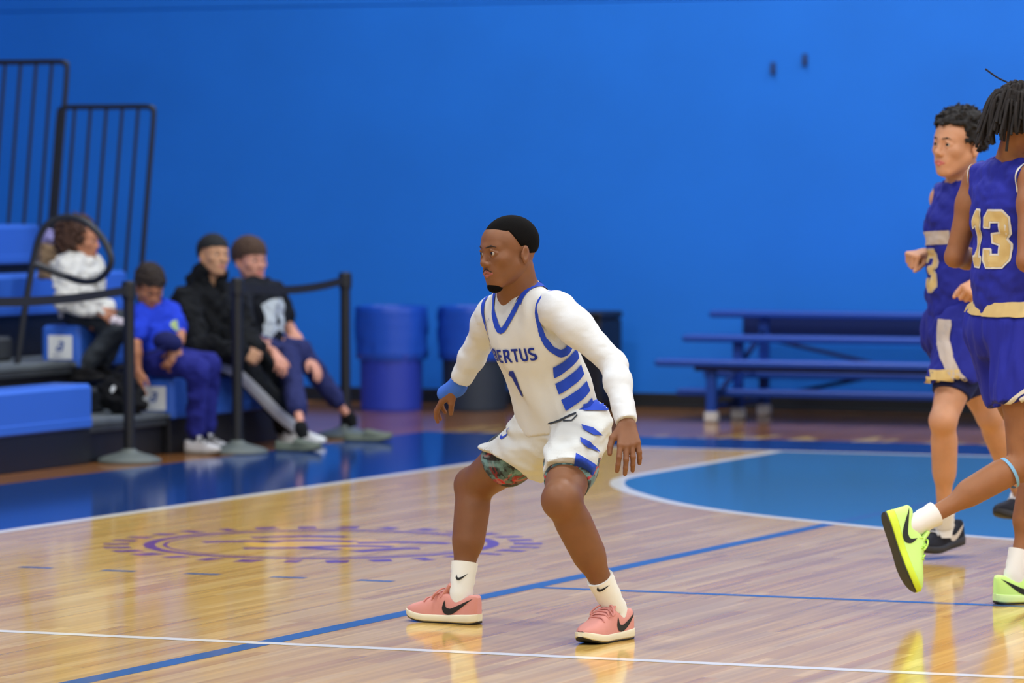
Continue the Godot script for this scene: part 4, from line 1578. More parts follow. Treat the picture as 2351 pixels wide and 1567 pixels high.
	for q in [[j.hipL, j.kneeL, bL, 0.74], [j.hipR, j.kneeR, bR, 0.585]]:
		var c := Field.new()
		c.cap(q[0], q[0].lerp(q[1], 0.5), 0.096, 0.0865, 0.04)
		c.cap(q[0].lerp(q[1], 0.5), q[1], 0.0865, 0.066, 0.03)
		c.plane(q[0].lerp(q[1], q[3]), q[1] - q[0])
		c.plane(q[0].lerp(q[1], 0.15), q[0] - q[1])
		field_part("compression_shorts", c, 0.008, camo, t, "dark patterned compression shorts with red lines")
	# wrist tape
	var tape := Field.new()
	var y: Vector3 = (W(998, 930, 15.2) - j.wrR).normalized()
	tape.cap(j.wrR - awr * 0.045, j.wrR + awr * 0.012, 0.032, 0.031, 0.01)
	tape.cap(j.wrR, j.wrR + y * 0.06 + Vector3(-0.006, 0.004, 0), 0.031, 0.0295, 0.015)
	tape.plane(j.wrR - awr * 0.04, -awr)
	tape.plane(j.wrR + y * 0.045, (y + Vector3(0.9, 0.2, 0)).normalized())
	field_part("wrist_tape", tape, 0.004, cloth(rgb8(62, 108, 206), 0.8), t, "blue athletic tape round wrist and palm")
	# socks and shoes
	var sock_m := cloth(rgb8(232, 232, 224), 0.9, 0.1)
	var topR: Vector3 = j.ankR.lerp(j.kneeR, 0.30)
	var topL: Vector3 = j.ankL.lerp(j.kneeL, 0.30)
	for q in [[j.ankR, topR, j.kneeR, W(1060, 1328, 15)], [j.ankL, topL, j.kneeL, W(1385, 1348, 14.5)]]:
		var down: Vector3 = (q[0] - q[1]).normalized()
		var sk := sock(t, q[0], q[1], 0.0395, 0.0455, sock_m, "white crew sock")
		var sf := Field.new()
		sf.cap(q[0], q[1], 0.04, 0.0465)
		st = mb()
		drape(st, sf, [tick(0.042)], q[3], Vector3.RIGHT, Vector3.UP, Vector3.FORWARD, 0.002, 0.01)
		part("tick_emblem", st, mat(rgb8(24, 26, 28), 0.8), sk)
	var pink := cloth(rgb8(214, 148, 138), 0.75, 0.06)
	var c := {upper = pink, mid = mat(rgb8(232, 226, 198), 0.6), out = mat(rgb8(26, 26, 26), 0.6), tick = mat(rgb8(26, 28, 30), 0.6), lace = cloth(rgb8(206, 140, 132), 0.85)}
	shoe(t, hR, Basis(Vector3.UP.cross(dR), Vector3.UP, dR), 0.296, c, "salmon pink low-top basketball shoe")
	shoe(t, hL, Basis(Vector3.UP.cross(dL), Vector3.UP, dL), 0.296, c, "salmon pink low-top basketball shoe")

func jersey_shape(f: Field, j: Dictionary, x: Dictionary) -> void:
	add_torso(f, j, 0.011, 1.0, -0.015)
	var B := Basis(x.side, x.up, x.fwd)
	f.ell(x.pel + x.up * x.len * 0.3 - x.fwd * 0.012, Vector3(0.155, 0.19, 0.112), B, 0.05)
	f.plane(x.pel + x.up * 0.055, (-x.up - x.hfwd * 0.12 + x.hip * 0.05).normalized(), 0.01)
	f.wrinkle(7.0, 0.014, Basis(Vector3(1, 0, 0), Vector3(0.25, 0.45, 0), Vector3(0, 0, 1)), 12)

func armhole(f: Field, c: Vector3, x: Dictionary) -> SurfaceTool:      # the jersey's skin where an ellipsoid at the shoulder opens it, widened into a band
	var st := mb()
	var B := Basis(x.side, x.up, x.fwd)
	var r := Vector3(0.075, 0.135, 0.125)
	var rows := [[], []]
	var n := 64
	var outward := signf((c - x.chest).dot(x.side))
	for i in n:
		var an := TAU * i / n
		for k in 2:
			# march from the outside inwards along the ellipsoid's skin, from its outer pole towards the neck, until the jersey is met
			var grow := 0.97 + 0.18 * k
			var hit := Vector3.ZERO
			var found := false
			for m in 60:
				var po := PI * (0.18 + 0.82 * m / 60.0)
				var d := Vector3(outward * cos(po) * r.x, sin(po) * cos(an) * r.y, sin(po) * sin(an) * r.z) * grow
				var p := c + B * d
				if f.at(p) < 0.0:
					hit = p
					found = true
					break
			if not found:
				hit = c + B * (Vector3(-outward * r.x, 0, 0) * grow)
			var nn := f.normal(hit)
			rows[k].append([hit - nn * f.at(hit) + nn * 0.003, nn])
	for i in n:
		var q := (i + 1) % n
		var A: Array = rows[0][i]; var C: Array = rows[0][q]; var D: Array = rows[1][q]; var E: Array = rows[1][i]
		if (A[0] as Vector3).distance_to(C[0]) > 0.05 or (E[0] as Vector3).distance_to(D[0]) > 0.05:
			continue
		tri(st, A[0], C[0], D[0], A[1], C[1], D[1])
		tri(st, A[0], D[0], E[0], A[1], D[1], E[1])
	return st

func shorts_shape(f: Field, j: Dictionary, x: Dictionary) -> void:
	var H := Basis(x.hip, x.up, x.hfwd)
	f.ell(x.pel + x.up * 0.02 - x.hfwd * 0.01, Vector3(0.168, 0.13, 0.12), H, 0.05)
	f.cap(W(1262, 985, 14.86), W(1150, 1092, 15.04), 0.115, 0.116, 0.05)
	f.cap(W(1334, 985, 14.74), W(1300, 1100, 14.44), 0.106, 0.08, 0.04)
	f.plane(x.pel + x.up * 0.115, x.up, 0.006)
	f.plane(W(1178, 1070, 14.95), Vector3(-0.516, -0.856, 0.0).normalized(), 0.004)
	f.plane(W(1300, 1072, 14.46), Vector3(-0.1, -0.80, 0.6).normalized(), 0.004)
	f.wrinkle(8.0, 0.019, Basis(Vector3(0.6, 0.3, 0), Vector3(-0.3, 1.4, 0.2), Vector3(0, 0.2, 0.6)), 8)

func camo_texture() -> ImageTexture:
	var a := FastNoiseLite.new()
	a.seed = 31
	a.frequency = 0.03
	var b := FastNoiseLite.new()
	b.seed = 77
	b.frequency = 0.05
	var im := Image.create(128, 128, false, Image.FORMAT_RGB8)
	for y in 128:
		for x in 128:
			var v := a.get_noise_2d(x, y * 1.6)
			var w := b.get_noise_2d(x * 1.3, y)
			var c := rgb8(38, 40, 42)
			if v > 0.08:
				c = rgb8(112, 150, 152)
			elif w > 0.15:
				c = rgb8(70, 84, 86)
			if absf(fposmod(x * 0.4 + y + 10.0 * v, 43.0) - 20.0) < 1.6:
				c = rgb8(206, 44, 52)
			im.set_pixel(x, y, c)
	return ImageTexture.create_from_image(im)

# ---------------------------------------------------------------- figures built from joints, for everyone else
# o: skin, scale, head (Transform3D), gaze, hands {L: [to, dorsal, curl], R: ...}, cells
func figure(t: Node3D, j: Dictionary, o: Dictionary) -> void:
	var s: float = o.get("scale", 1.0)
	var x := torso_axes(j)
	var f := Field.new()
	add_torso(f, j, -0.008, s)
	add_neck(f, j, o.head * Vector3(0, -0.05, -0.02), s)
	add_arm(f, j.shL, j.elL, j.wrL, o.get("thin", -0.003), s)
	add_arm(f, j.shR, j.elR, j.wrR, o.get("thin", -0.003), s)
	add_leg(f, j.hipL, j.kneeL, j.ankL, knee_back(j.hipL, j.kneeL, j.ankL, -x.fwd), -0.002, s)
	add_leg(f, j.hipR, j.kneeR, j.ankR, knee_back(j.hipR, j.kneeR, j.ankR, -x.fwd), -0.002, s)
	var out := soft()
	f.mesh_into(out, o.get("cell", 0.015))
	var h := head_field(o.get("wide", 1.0))
	neck_stub(h, o.head, j.neck - Vector3(0, 0.02, 0), 0.98)
	h.mesh_into(out, o.get("head_cell", 0.0055), o.head)
	for k in ["L", "R"]:
		var q: Array = o.hands[k]
		var hand := Field.new()
		add_hand(hand, j["wr" + k], q[0], q[1], 1.0 if k == "L" else -1.0, q[2], s, 0.06, q[3] if q.size() > 3 else 0.0)
		hand.mesh_into(out, o.get("hand_cell", 0.006))
	soft_part("body", out, skin(o.skin), t)
	head_parts(t, o.head, h, o.get("gaze", Vector3(0, 0, 1)), o.get("lips", rgb8(178, 104, 92)), o.get("brow", rgb8(40, 28, 22)), false)

func hair_cap(t: Node3D, T: Transform3D, color: Color, grow: float, hairline: float, temple: float, nape: float, rough := 0.012, sd := 2, called := "hair") -> void:
	var f := Field.new()
	f.ell(Vector3(0, 0.036 + grow * 0.4, -0.016), Vector3(0.079 + grow, 0.086 + grow, 0.1 + grow))
	f.brick(Vector3(0, hairline - 0.2, temple + 0.2), Vector3(0.3, 0.2, 0.2), Basis.IDENTITY, 0.01)
	f.brick(Vector3(0, -0.2 + 0.012, -0.03 + 0.2), Vector3(0.3, 0.2, 0.2), Basis.IDENTITY, 0.01)
	f.brick(Vector3(0, nape - 0.3, 0), Vector3(0.4, 0.3, 0.4), Basis.IDENTITY, 0.02)
	f.wrinkle(38.0, rough, Basis.IDENTITY, sd)
	var o := soft()
	f.mesh_into(o, 0.005, T)
	var m := mat(color, 0.85)
	m.heightmap_enabled = true
	m.heightmap_texture = M.weave
	m.heightmap_scale = 0.2
	m.uv1_triplanar = true
	m.uv1_scale = Vector3(7, 7, 7)
	soft_part(called, o, m, t)

func top_garment(called: String, t: Node3D, j: Dictionary, m: Material, g: float, sleeve: float, hem: float, T: Transform3D, label: String, s := 1.0, wr := 0.012) -> MeshInstance3D:
	var f := Field.new()
	shirt_field(f, j, g, sleeve, hem, T, s, wr)
	return field_part(called, f, 0.012, m, t, label)

func shirt_field(f: Field, j: Dictionary, g: float, sleeve: float, hem: float, T: Transform3D, s := 1.0, wr := 0.012) -> void:
	var x := torso_axes(j)
	add_torso(f, j, g, s)
	f.ell(x.pel + x.up * x.len * 0.3, Vector3(0.15 * s + g, 0.19 * s, 0.11 * s + g), Basis(x.hip, x.up, x.hfwd), 0.05)
	for k in ["L", "R"]:
		var a: Vector3 = j["sh" + k]; var b: Vector3 = j["el" + k]; var c: Vector3 = j["wr" + k]
		if sleeve <= 1.0:
			var e := a.lerp(b, sleeve)
			if sleeve > 0.05:
				f.cap(a, e, 0.058 * s + g * 0.7, 0.056 * s + g * 0.7, 0.04)
		else:
			f.cap(a, b, 0.058 * s + g, 0.044 * s + g, 0.04)
			f.cap(b, b.lerp(c, sleeve - 1.0), 0.045 * s + g, 0.034 * s + g, 0.02)
	f.plane(x.pel + x.up * hem, -x.up, 0.01)
	f.cap(j.neck + x.fwd * 0.012 + x.up * 0.012, T * Vector3(0, -0.03, 0), 0.062 * s, 0.07 * s, 0.01, 1)
	if wr > 0.0:
		f.wrinkle(12.0, wr, Basis.IDENTITY, 6)

func trousers(called: String, t: Node3D, j: Dictionary, m: Material, g: float, frac: float, label: String, s := 1.0, wr := 0.014) -> MeshInstance3D:
	var f := Field.new()
	var x := torso_axes(j)
	f.ell(x.pel + x.up * 0.02, Vector3(0.16 * s + g, 0.12 * s + g * 0.5, 0.115 * s + g), Basis(x.hip, x.up, x.hfwd), 0.05)
	for k in ["L", "R"]:
		var a: Vector3 = j["hip" + k]; var b: Vector3 = j["knee" + k]; var c: Vector3 = j["ank" + k]
		f.cap(a, b, 0.092 * s + g, 0.06 * s + g, 0.04)
		f.cap(b, b.lerp(c, frac), 0.06 * s + g, 0.048 * s + g, 0.03)
	f.plane(x.pel + x.up * 0.12, x.up, 0.01)
	if wr > 0.0:
		f.wrinkle(11.0, wr, Basis.IDENTITY, 15)
	return field_part(called, f, 0.013, m, t, label)

func foot_basis(heel: Vector3, toe: Vector3, up := Vector3.UP) -> Basis:
	var z := (toe - heel).normalized()
	var y := (up - z * up.dot(z)).normalized()
	return Basis(y.cross(z), y, z)

func shoe_colors(upper: Color, mid: Color, out: Color, lace: Color) -> Dictionary:
	return {upper = cloth(upper, 0.7), mid = mat(mid, 0.6), out = mat(out, 0.6), lace = cloth(lace, 0.85)}

# block numerals as outlines on a 1 x 1.6 field
func digit(d: int, w: float, h: float, fat: float, dx: float) -> Array:
	var P := func(px: float, py: float) -> Vector2: return Vector2(px * w + dx, py * h)
	var polys := []
	if d == 1:
		polys.append([P.call(-0.22, -0.5), P.call(0.34, -0.5), P.call(0.34, -0.34), P.call(0.22, -0.34), P.call(0.22, 0.5), P.call(-0.06, 0.5), P.call(-0.36, 0.34), P.call(-0.36, 0.2), P.call(-0.08, 0.26), P.call(-0.08, -0.34), P.call(-0.22, -0.34)])
	else:
		polys.append([P.call(-0.5, 0.22), P.call(-0.5, 0.38), P.call(-0.3, 0.5), P.call(0.3, 0.5), P.call(0.5, 0.38), P.call(0.5, 0.1), P.call(0.36, 0.0), P.call(0.5, -0.1), P.call(0.5, -0.38), P.call(0.3, -0.5), P.call(-0.3, -0.5), P.call(-0.5, -0.38), P.call(-0.5, -0.2), P.call(-0.2, -0.2), P.call(-0.2, -0.3), P.call(0.18, -0.3), P.call(0.18, -0.1), P.call(-0.12, -0.06), P.call(-0.12, 0.08), P.call(0.18, 0.1), P.call(0.18, 0.32), P.call(-0.2, 0.32), P.call(-0.2, 0.22)])
	var out := []
	for p in polys:
		if fat == 0.0:
			out.append(PackedVector2Array(p))
		else:
			out.append_array(Geometry2D.offset_polygon(PackedVector2Array(p), fat))
	return out

# ---------------------------------------------------------------- number 13, seen from behind at the right edge
func runner() -> void:
	var j := {
		shR = W(2374, 412, 15.62), shL = W(2243, 416, 15.95), neck = W(2318, 378, 15.8), hipL = W(2292, 757, 15.95), hipR = W(2358, 757, 15.72),
		kneeR = W(2347, 1068, 15.68), ankR = W(2098, 1206, 15.55), kneeL = W(2388, 1075, 15.92), ankL = W(2352, 1332, 15.80),
		elL = W(2192, 590, 15.95), wrL = W(2285, 600, 16.18), elR = W(2358, 600, 15.5), wrR = W(2440, 560, 15.6)}
	var h2 := floor_at(2284, 1386)
	var d2 := Vector3(0.93, 0, -0.35).normalized()
	j.ankL = h2 + d2 * 0.08 + Vector3(0, 0.098, 0)
	var toe := (W(2078, 1376, 15.5) - W(2016, 1186, 15.52)).normalized()
	var upf := Vector3(1, 0.2, -0.25)
	upf = (upf - toe * upf.dot(toe)).normalized()
	var heel: Vector3 = j.ankR - toe * 0.078 - upf * 0.098
	var t := thing("person", "running player in blue jersey number 13 and neon shoes, seen from behind", "person", floor_at(2330, 1390))
	var HT := Transform3D(facing(-112, 4, 0), W(2352, 282, 15.72)).scaled_local(Vector3.ONE * 1.05)
	var x := torso_axes(j)
	figure(t, j, {skin = rgb8(162, 108, 70), head = HT, hands = {L = [Vector3(0.8, 0.1, -0.4), Vector3(0, 0.3, -1), [1.2, 1.3, 0.8], 0.3], R = [Vector3(0.8, 0.2, -0.5), Vector3(0.3, 0.2, 1), [1.2, 1.3, 0.8], 0.3]}, cell = 0.012})
	# locks: thick strands from the crown
	var hm := mat(rgb8(24, 18, 16), 0.85)
	hair_cap(t, HT, rgb8(24, 18, 16), 0.014, 0.05, 0.03, -0.05, 0.014, 4)
	var rng := RandomNumberGenerator.new()
	rng.seed = 41
	for i in 84:
		var an := rng.randf_range(1.25, 5.05)                # round the sides and back
		var el := rng.randf_range(0.15, 1.25)
		var d := Vector3(sin(an) * cos(el), sin(el), cos(an) * cos(el))
		var p0 := Vector3(0, 0.04, -0.016) + d * Vector3(0.088, 0.095, 0.108)
		var outw := Vector3(d.x, 0, d.z).normalized()
		var l := rng.randf_range(0.11, 0.2)
		var p1 := p0 + outw * rng.randf_range(0.018, 0.04) + Vector3(0, -l * 0.35, 0)
		var p2 := p1 + outw * rng.randf_range(-0.004, 0.03) + Vector3(rng.randf_range(-0.015, 0.015), -l * 0.5, rng.randf_range(-0.015, 0.015))
		var st := mb()
		tube(st, smooth_path([HT * (p0 - d * 0.01), HT * (p0 + d * 0.012), HT * p1, HT * p2], 4), 0.0056, 6)
		part("hair_lock", st, hm, t)
	var st := mb()
	tube(st, smooth_path([W(2350, 215, 15.72), W(2318, 192, 15.72), W(2290, 178, 15.72), W(2262, 158, 15.72)], 4), 0.0035, 6)
	part("hair_lock", st, hm, t, "thin flying lock of hair")
	# jersey
	var blue := cloth(rgb8(38, 44, 150), 0.75)
	var gold := cloth(rgb8(206, 178, 118), 0.75)
	var pale := cloth(rgb8(214, 208, 196), 0.8)
	var whole := Field.new()
	shirt_field(whole, j, 0.013, 0.0, 0.0, HT, 1.05, 0.01)
	var f := Field.new()
	shirt_field(f, j, 0.013, 0.0, 0.0, HT, 1.05, 0.01)
	for q in [j.shL, j.shR]:
		f.ell(q - x.up * 0.03 + (q - x.chest).normalized() * 0.03, Vector3(0.062, 0.125, 0.115), Basis(x.side, x.up, x.fwd), 0.008, 1)
	var jn := field_part("jersey", f, 0.009, blue, t, "royal blue sleeveless jersey with a gold 13 on the back")
	for q in [j.shL, j.shR]:
		part("armhole_binding", armhole_band(whole, q - x.up * 0.03 + (q - x.chest).normalized() * 0.03, x, Vector3(0.062, 0.125, 0.115), 0.1), pale, jn)
	var back: Vector3 = x.pel + x.up * x.len * 0.63 - x.side * 0.022
	for q in [[0.007, pale, 0.0028], [0.0, gold, 0.0042]]:
		st = mb()
		drape(st, whole, digit(1, 0.085, 0.2, q[0], -0.046), back, -x.side, x.up, x.fwd, q[2], 0.014)
		part("number_one", st, q[1], jn)
		st = mb()
		drape(st, whole, digit(3, 0.1, 0.2, q[0], 0.052), back, -x.side, x.up, x.fwd, q[2], 0.014)
		part("number_three", st, q[1], jn)
	# shorts
	var sh := Field.new()
	sh.ell(x.pel + x.up * 0.01, Vector3(0.185, 0.15, 0.145), Basis(x.hip, x.up, x.hfwd), 0.05)
	for q in [[j.hipR, j.kneeR], [j.hipL, j.kneeL]]:
		sh.cap(q[0], q[0].lerp(q[1], 0.56) + Vector3(0.0, 0, 0), 0.128, 0.125, 0.05)
		sh.plane(q[0].lerp(q[1], 0.53), Vector3(0.12, -1, 0.1).normalized(), 0.004)
	sh.plane(x.pel + x.up * 0.115, x.up, 0.004)
	sh.wrinkle(9.0, 0.016, Basis(Vector3(1.5, 0, 0), Vector3(0, 0.4, 0), Vector3(0, 0, 1.5)), 21)
	var sn := field_part("shorts", sh, 0.0105, blue, t, "royal blue shorts with a gold waistband")
	st = ring_band(sh, x.pel + x.up * 0.085, x.up, -0.022, 0.026, 0.32, 0.007)
	part("waistband", st, gold, sn, "gold waistband")
	st = mb()
	for k in 5:
		drape(st, sh, [ribbon([Vector2(-0.09 + 0.05 * k, -0.265 + 0.018 * k), Vector2(0.0 + 0.05 * k, -0.19 + 0.018 * k)], 0.012)], j.hipR, Vector3.RIGHT, Vector3.UP, Vector3.FORWARD, 0.006, 0.012)
	part("hem_print", st, pale, sn, "pale slanted strokes above the hem")
	# band below the knee
	var kb := Field.new()
	kb.cap(j.kneeR, j.ankR, 0.057, 0.05)
	var kn: Vector3 = (j.ankR - j.kneeR).normalized()
	st = ring_band(kb, j.kneeR + kn * 0.06, kn, -0.006, 0.006, 0.15, 0.003)
	part("knee_band", st, cloth(rgb8(126, 178, 214), 0.8), t, "thin pale blue band below the knee")
	# socks and shoes
	var sm := cloth(rgb8(232, 230, 226), 0.9)
	sock(t, j.ankR, j.ankR.lerp(j.kneeR, 0.2), 0.040, 0.044, sm, "white crew sock", -upf)
	var dn: Vector3 = (j.ankL - j.kneeL).normalized()
	sock(t, j.ankL, j.ankL.lerp(j.kneeL, 0.24), 0.040, 0.044, sm, "white crew sock")
	var c := shoe_colors(rgb8(206, 246, 140), rgb8(222, 250, 170), rgb8(30, 34, 30), rgb8(196, 236, 110))
	c.tick = mat(rgb8(22, 30, 28), 0.6)
	var cl := c.duplicate()
	cl.out = mat(rgb8(44, 48, 40), 0.6)
	cl.mid = mat(rgb8(214, 240, 60), 0.55)
	shoe(t, heel, foot_basis(heel, heel + toe, upf), 0.305, cl, "neon yellow basketball shoe lifted off the floor")
	shoe(t, h2, foot_basis(h2, h2 + d2), 0.305, c, "neon green basketball shoe on the floor")

func armhole_band(f: Field, c: Vector3, x: Dictionary, r: Vector3, wide: float) -> SurfaceTool:
	var st := mb()
	var B := Basis(x.side, x.up, x.fwd)
	var rows := [[], []]
	var n := 56
	var outward := signf((c - x.chest).dot(x.side))
	for i in n:
		var an := TAU * i / n
		for k in 2:
			var grow := 1.0 + wide * k
			var hit := c
			var ok := false
			for m in 60:
				var po := PI * (0.15 + 0.85 * m / 60.0)
				var p := c + B * (Vector3(outward * cos(po) * r.x, sin(po) * cos(an) * r.y, sin(po) * sin(an) * r.z) * grow)
				if f.at(p) < 0.0:
					hit = p
					ok = true
					break
			var nn := f.normal(hit)
			rows[k].append([hit - nn * f.at(hit) + nn * 0.003, nn, ok])
	for i in n:
		var q := (i + 1) % n
		var A: Array = rows[0][i]; var C: Array = rows[0][q]; var D: Array = rows[1][q]; var E: Array = rows[1][i]
		if not (A[2] and C[2] and D[2] and E[2]) or (A[0] as Vector3).distance_to(C[0]) > 0.05 or (E[0] as Vector3).distance_to(D[0]) > 0.05:
			continue
		tri(st, A[0], C[0], D[0], A[1], C[1], D[1])
		tri(st, A[0], D[0], E[0], A[1], D[1], E[1])
	return st

# ---------------------------------------------------------------- the blue player behind, walking to the left
func walker() -> void:
	var j := {
		shL = W(2234, 458, 17.66), shR = W(2164, 458, 18.0), neck = W(2206, 420, 17.82), hipL = W(2226, 762, 17.72), hipR = W(2180, 762, 17.93),
		kneeL = W(2166, 965, 17.55), ankL = W(2168, 1208, 17.74), kneeR = W(2272, 955, 18.0), ankR = W(2352, 1160, 18.22),
		elR = W(2186, 590, 18.15), wrR = W(2122, 583, 17.95), elL = W(2292, 606, 17.76), wrL = W(2248, 654, 17.52)}
	var t := thing("person", "light-skinned player in blue and gold walking left behind number 13, fists half raised", "person", floor_at(2150, 1280))
	var HT := Transform3D(facing(52, -2, -3), W(2200, 333, 17.76)).scaled_local(Vector3.ONE * 1.1)
	var x := torso_axes(j)
	var fist := [1.45, 1.5, 0.9]
	figure(t, j, {skin = rgb8(212, 156, 120), head = HT, head_cell = 0.0038, gaze = Vector3(0.1, 0, 1), lips = rgb8(196, 104, 96), brow = rgb8(40, 28, 24),
		hands = {L = [W(2200, 688, 17.38) - j.wrL, Vector3(0.25, 0.5, 0.8), fist, 0.4], R = [W(2080, 588, 17.85) - j.wrR, Vector3(-0.2, 0.8, 0.5), fist, 0.4]}, cell = 0.012})
	hair_cap(t, HT, rgb8(22, 19, 18), 0.018, 0.075, 0.03, -0.015, 0.022, 9)
	var blue := cloth(rgb8(34, 40, 136), 0.75)
	var navy := cloth(rgb8(28, 36, 88), 0.7)
	var gold := cloth(rgb8(206, 178, 118), 0.75)
	var pale := cloth(rgb8(186, 172, 160), 0.8)
	var whole := Field.new()
	shirt_field(whole, j, 0.012, 0.0, 0.0, HT, 1.0, 0.012)
	var f := Field.new()
	shirt_field(f, j, 0.012, 0.0, 0.0, HT, 1.0, 0.012)
	for q in [j.shL, j.shR]:
		f.ell(q - x.up * 0.03 + (q - x.chest).normalized() * 0.03, Vector3(0.06, 0.12, 0.11), Basis(x.side, x.up, x.fwd), 0.008, 1)
	var jn := field_part("jersey", f, 0.0095, blue, t, "blue sleeveless jersey with gold print")
	for q in [j.shL, j.shR]:
		part("armhole_binding", armhole_band(whole, q - x.up * 0.03 + (q - x.chest).normalized() * 0.03, x, Vector3(0.06, 0.12, 0.11), 0.1), pale, jn)
	var front: Vector3 = x.pel + x.up * x.len
	var st := mb()
	drape(st, whole, [PackedVector2Array([Vector2(-0.12, -0.13), Vector2(0.13, -0.13), Vector2(0.13, -0.185), Vector2(-0.12, -0.185)])], front, x.side, x.up, -x.fwd, 0.0028, 0.014)
	part("chest_band", st, pale, jn, "pale band across the chest")
	for q in [[0.006, pale, 0.003], [0.0, gold, 0.0042]]:
		st = mb()
		drape(st, whole, digit(3, 0.11, 0.17, q[0], 0.0), front - x.up * 0.29, x.side, x.up, -x.fwd, q[2], 0.014)
		part("number", st, q[1], jn)
	# shorts over navy tights
	var sh := Field.new()
	sh.ell(x.pel + x.up * 0.01, Vector3(0.18, 0.14, 0.14), Basis(x.hip, x.up, x.hfwd), 0.05)
	for q in [[j.hipL, j.kneeL, 0.55], [j.hipR, j.kneeR, 0.52]]:
		sh.cap(q[0], q[0].lerp(q[1], 0.6), 0.122, 0.118, 0.05)
		sh.plane(q[0].lerp(q[1], q[2]), Vector3(0, -1, 0), 0.004)
	sh.plane(x.pel + x.up * 0.11, x.up, 0.004)
	sh.wrinkle(9.0, 0.02, Basis(Vector3(1.4, 0, 0), Vector3(0, 0.6, 0), Vector3(0, 0, 1.4)), 33)
	var sn := field_part("shorts", sh, 0.0105, blue, t, "blue basketball shorts with gold edging")
	st = mb()
	drape(st, sh, [PackedVector2Array([Vector2(-0.22, -0.15), Vector2(-0.06, -0.145), Vector2(-0.05, -0.2), Vector2(-0.22, -0.2)])], j.hipL, Vector3.RIGHT, Vector3.UP, Vector3.FORWARD, 0.007, 0.012)
	part("hem_band", st, gold, sn, "gold hem band")
	st = mb()
	drape(st, sh, [ribbon(curve2([Vector2(-0.105, 0.05), Vector2(-0.115, -0.05), Vector2(-0.1, -0.13), Vector2(-0.05, -0.2)], 5), 0.045)], j.hipL, Vector3.RIGHT, Vector3.UP, Vector3.FORWARD, 0.007, 0.012)
	part("side_print", st, pale, sn, "pale curved side stripe")
	for q in [[j.hipL, j.kneeL], [j.hipR, j.kneeR]]:
		var c := Field.new()
		c.cap(q[0], q[0].lerp(q[1], 0.5), 0.097, 0.09, 0.04)
		c.cap(q[0].lerp(q[1], 0.5), q[1], 0.09, 0.066, 0.03)
		c.plane(q[0].lerp(q[1], 0.71), (q[1] - q[0]).normalized(), 0.003)
		c.plane(q[0].lerp(q[1], 0.2), (q[0] - q[1]).normalized(), 0.003)
		field_part("tights", c, 0.0095, navy, t, "navy compression shorts")
	# wristband
	var wb := Field.new()
	var wd: Vector3 = (j.wrL - j.elL).normalized()
	wb.cap(j.wrL - wd * 0.075, j.wrL - wd * 0.005, 0.036, 0.035)
	wb.plane(j.wrL - wd * 0.008, wd, 0.004)
	wb.plane(j.wrL - wd * 0.07, -wd, 0.004)
	field_part("wristband", wb, 0.005, cloth(rgb8(230, 224, 206), 0.9), t, "white wristband")
	var sm := cloth(rgb8(226, 224, 220), 0.9)
	for q in [[j.ankL, j.kneeL], [j.ankR, j.kneeR]]:
		var dn: Vector3 = (q[0] - q[1]).normalized()
		sock(t, q[0], q[0].lerp(q[1], 0.14), 0.04, 0.042, sm, "white sock")
	var c2 := shoe_colors(rgb8(30, 32, 42), rgb8(44, 46, 54), rgb8(24, 24, 28), rgb8(210, 210, 210))
	c2.tick = mat(rgb8(206, 196, 186), 0.6)
	var heel := W(2206, 1246, 17.9)
	shoe(t, heel, foot_basis(heel, W(2098, 1283, 17.64)), 0.30, c2, "black basketball shoe with a pale tick")
	var h2 := W(2398, 1196, 18.3)
	shoe(t, h2, foot_basis(h2, W(2292, 1190, 18.12)), 0.30, c2, "black basketball shoe of the trailing foot")

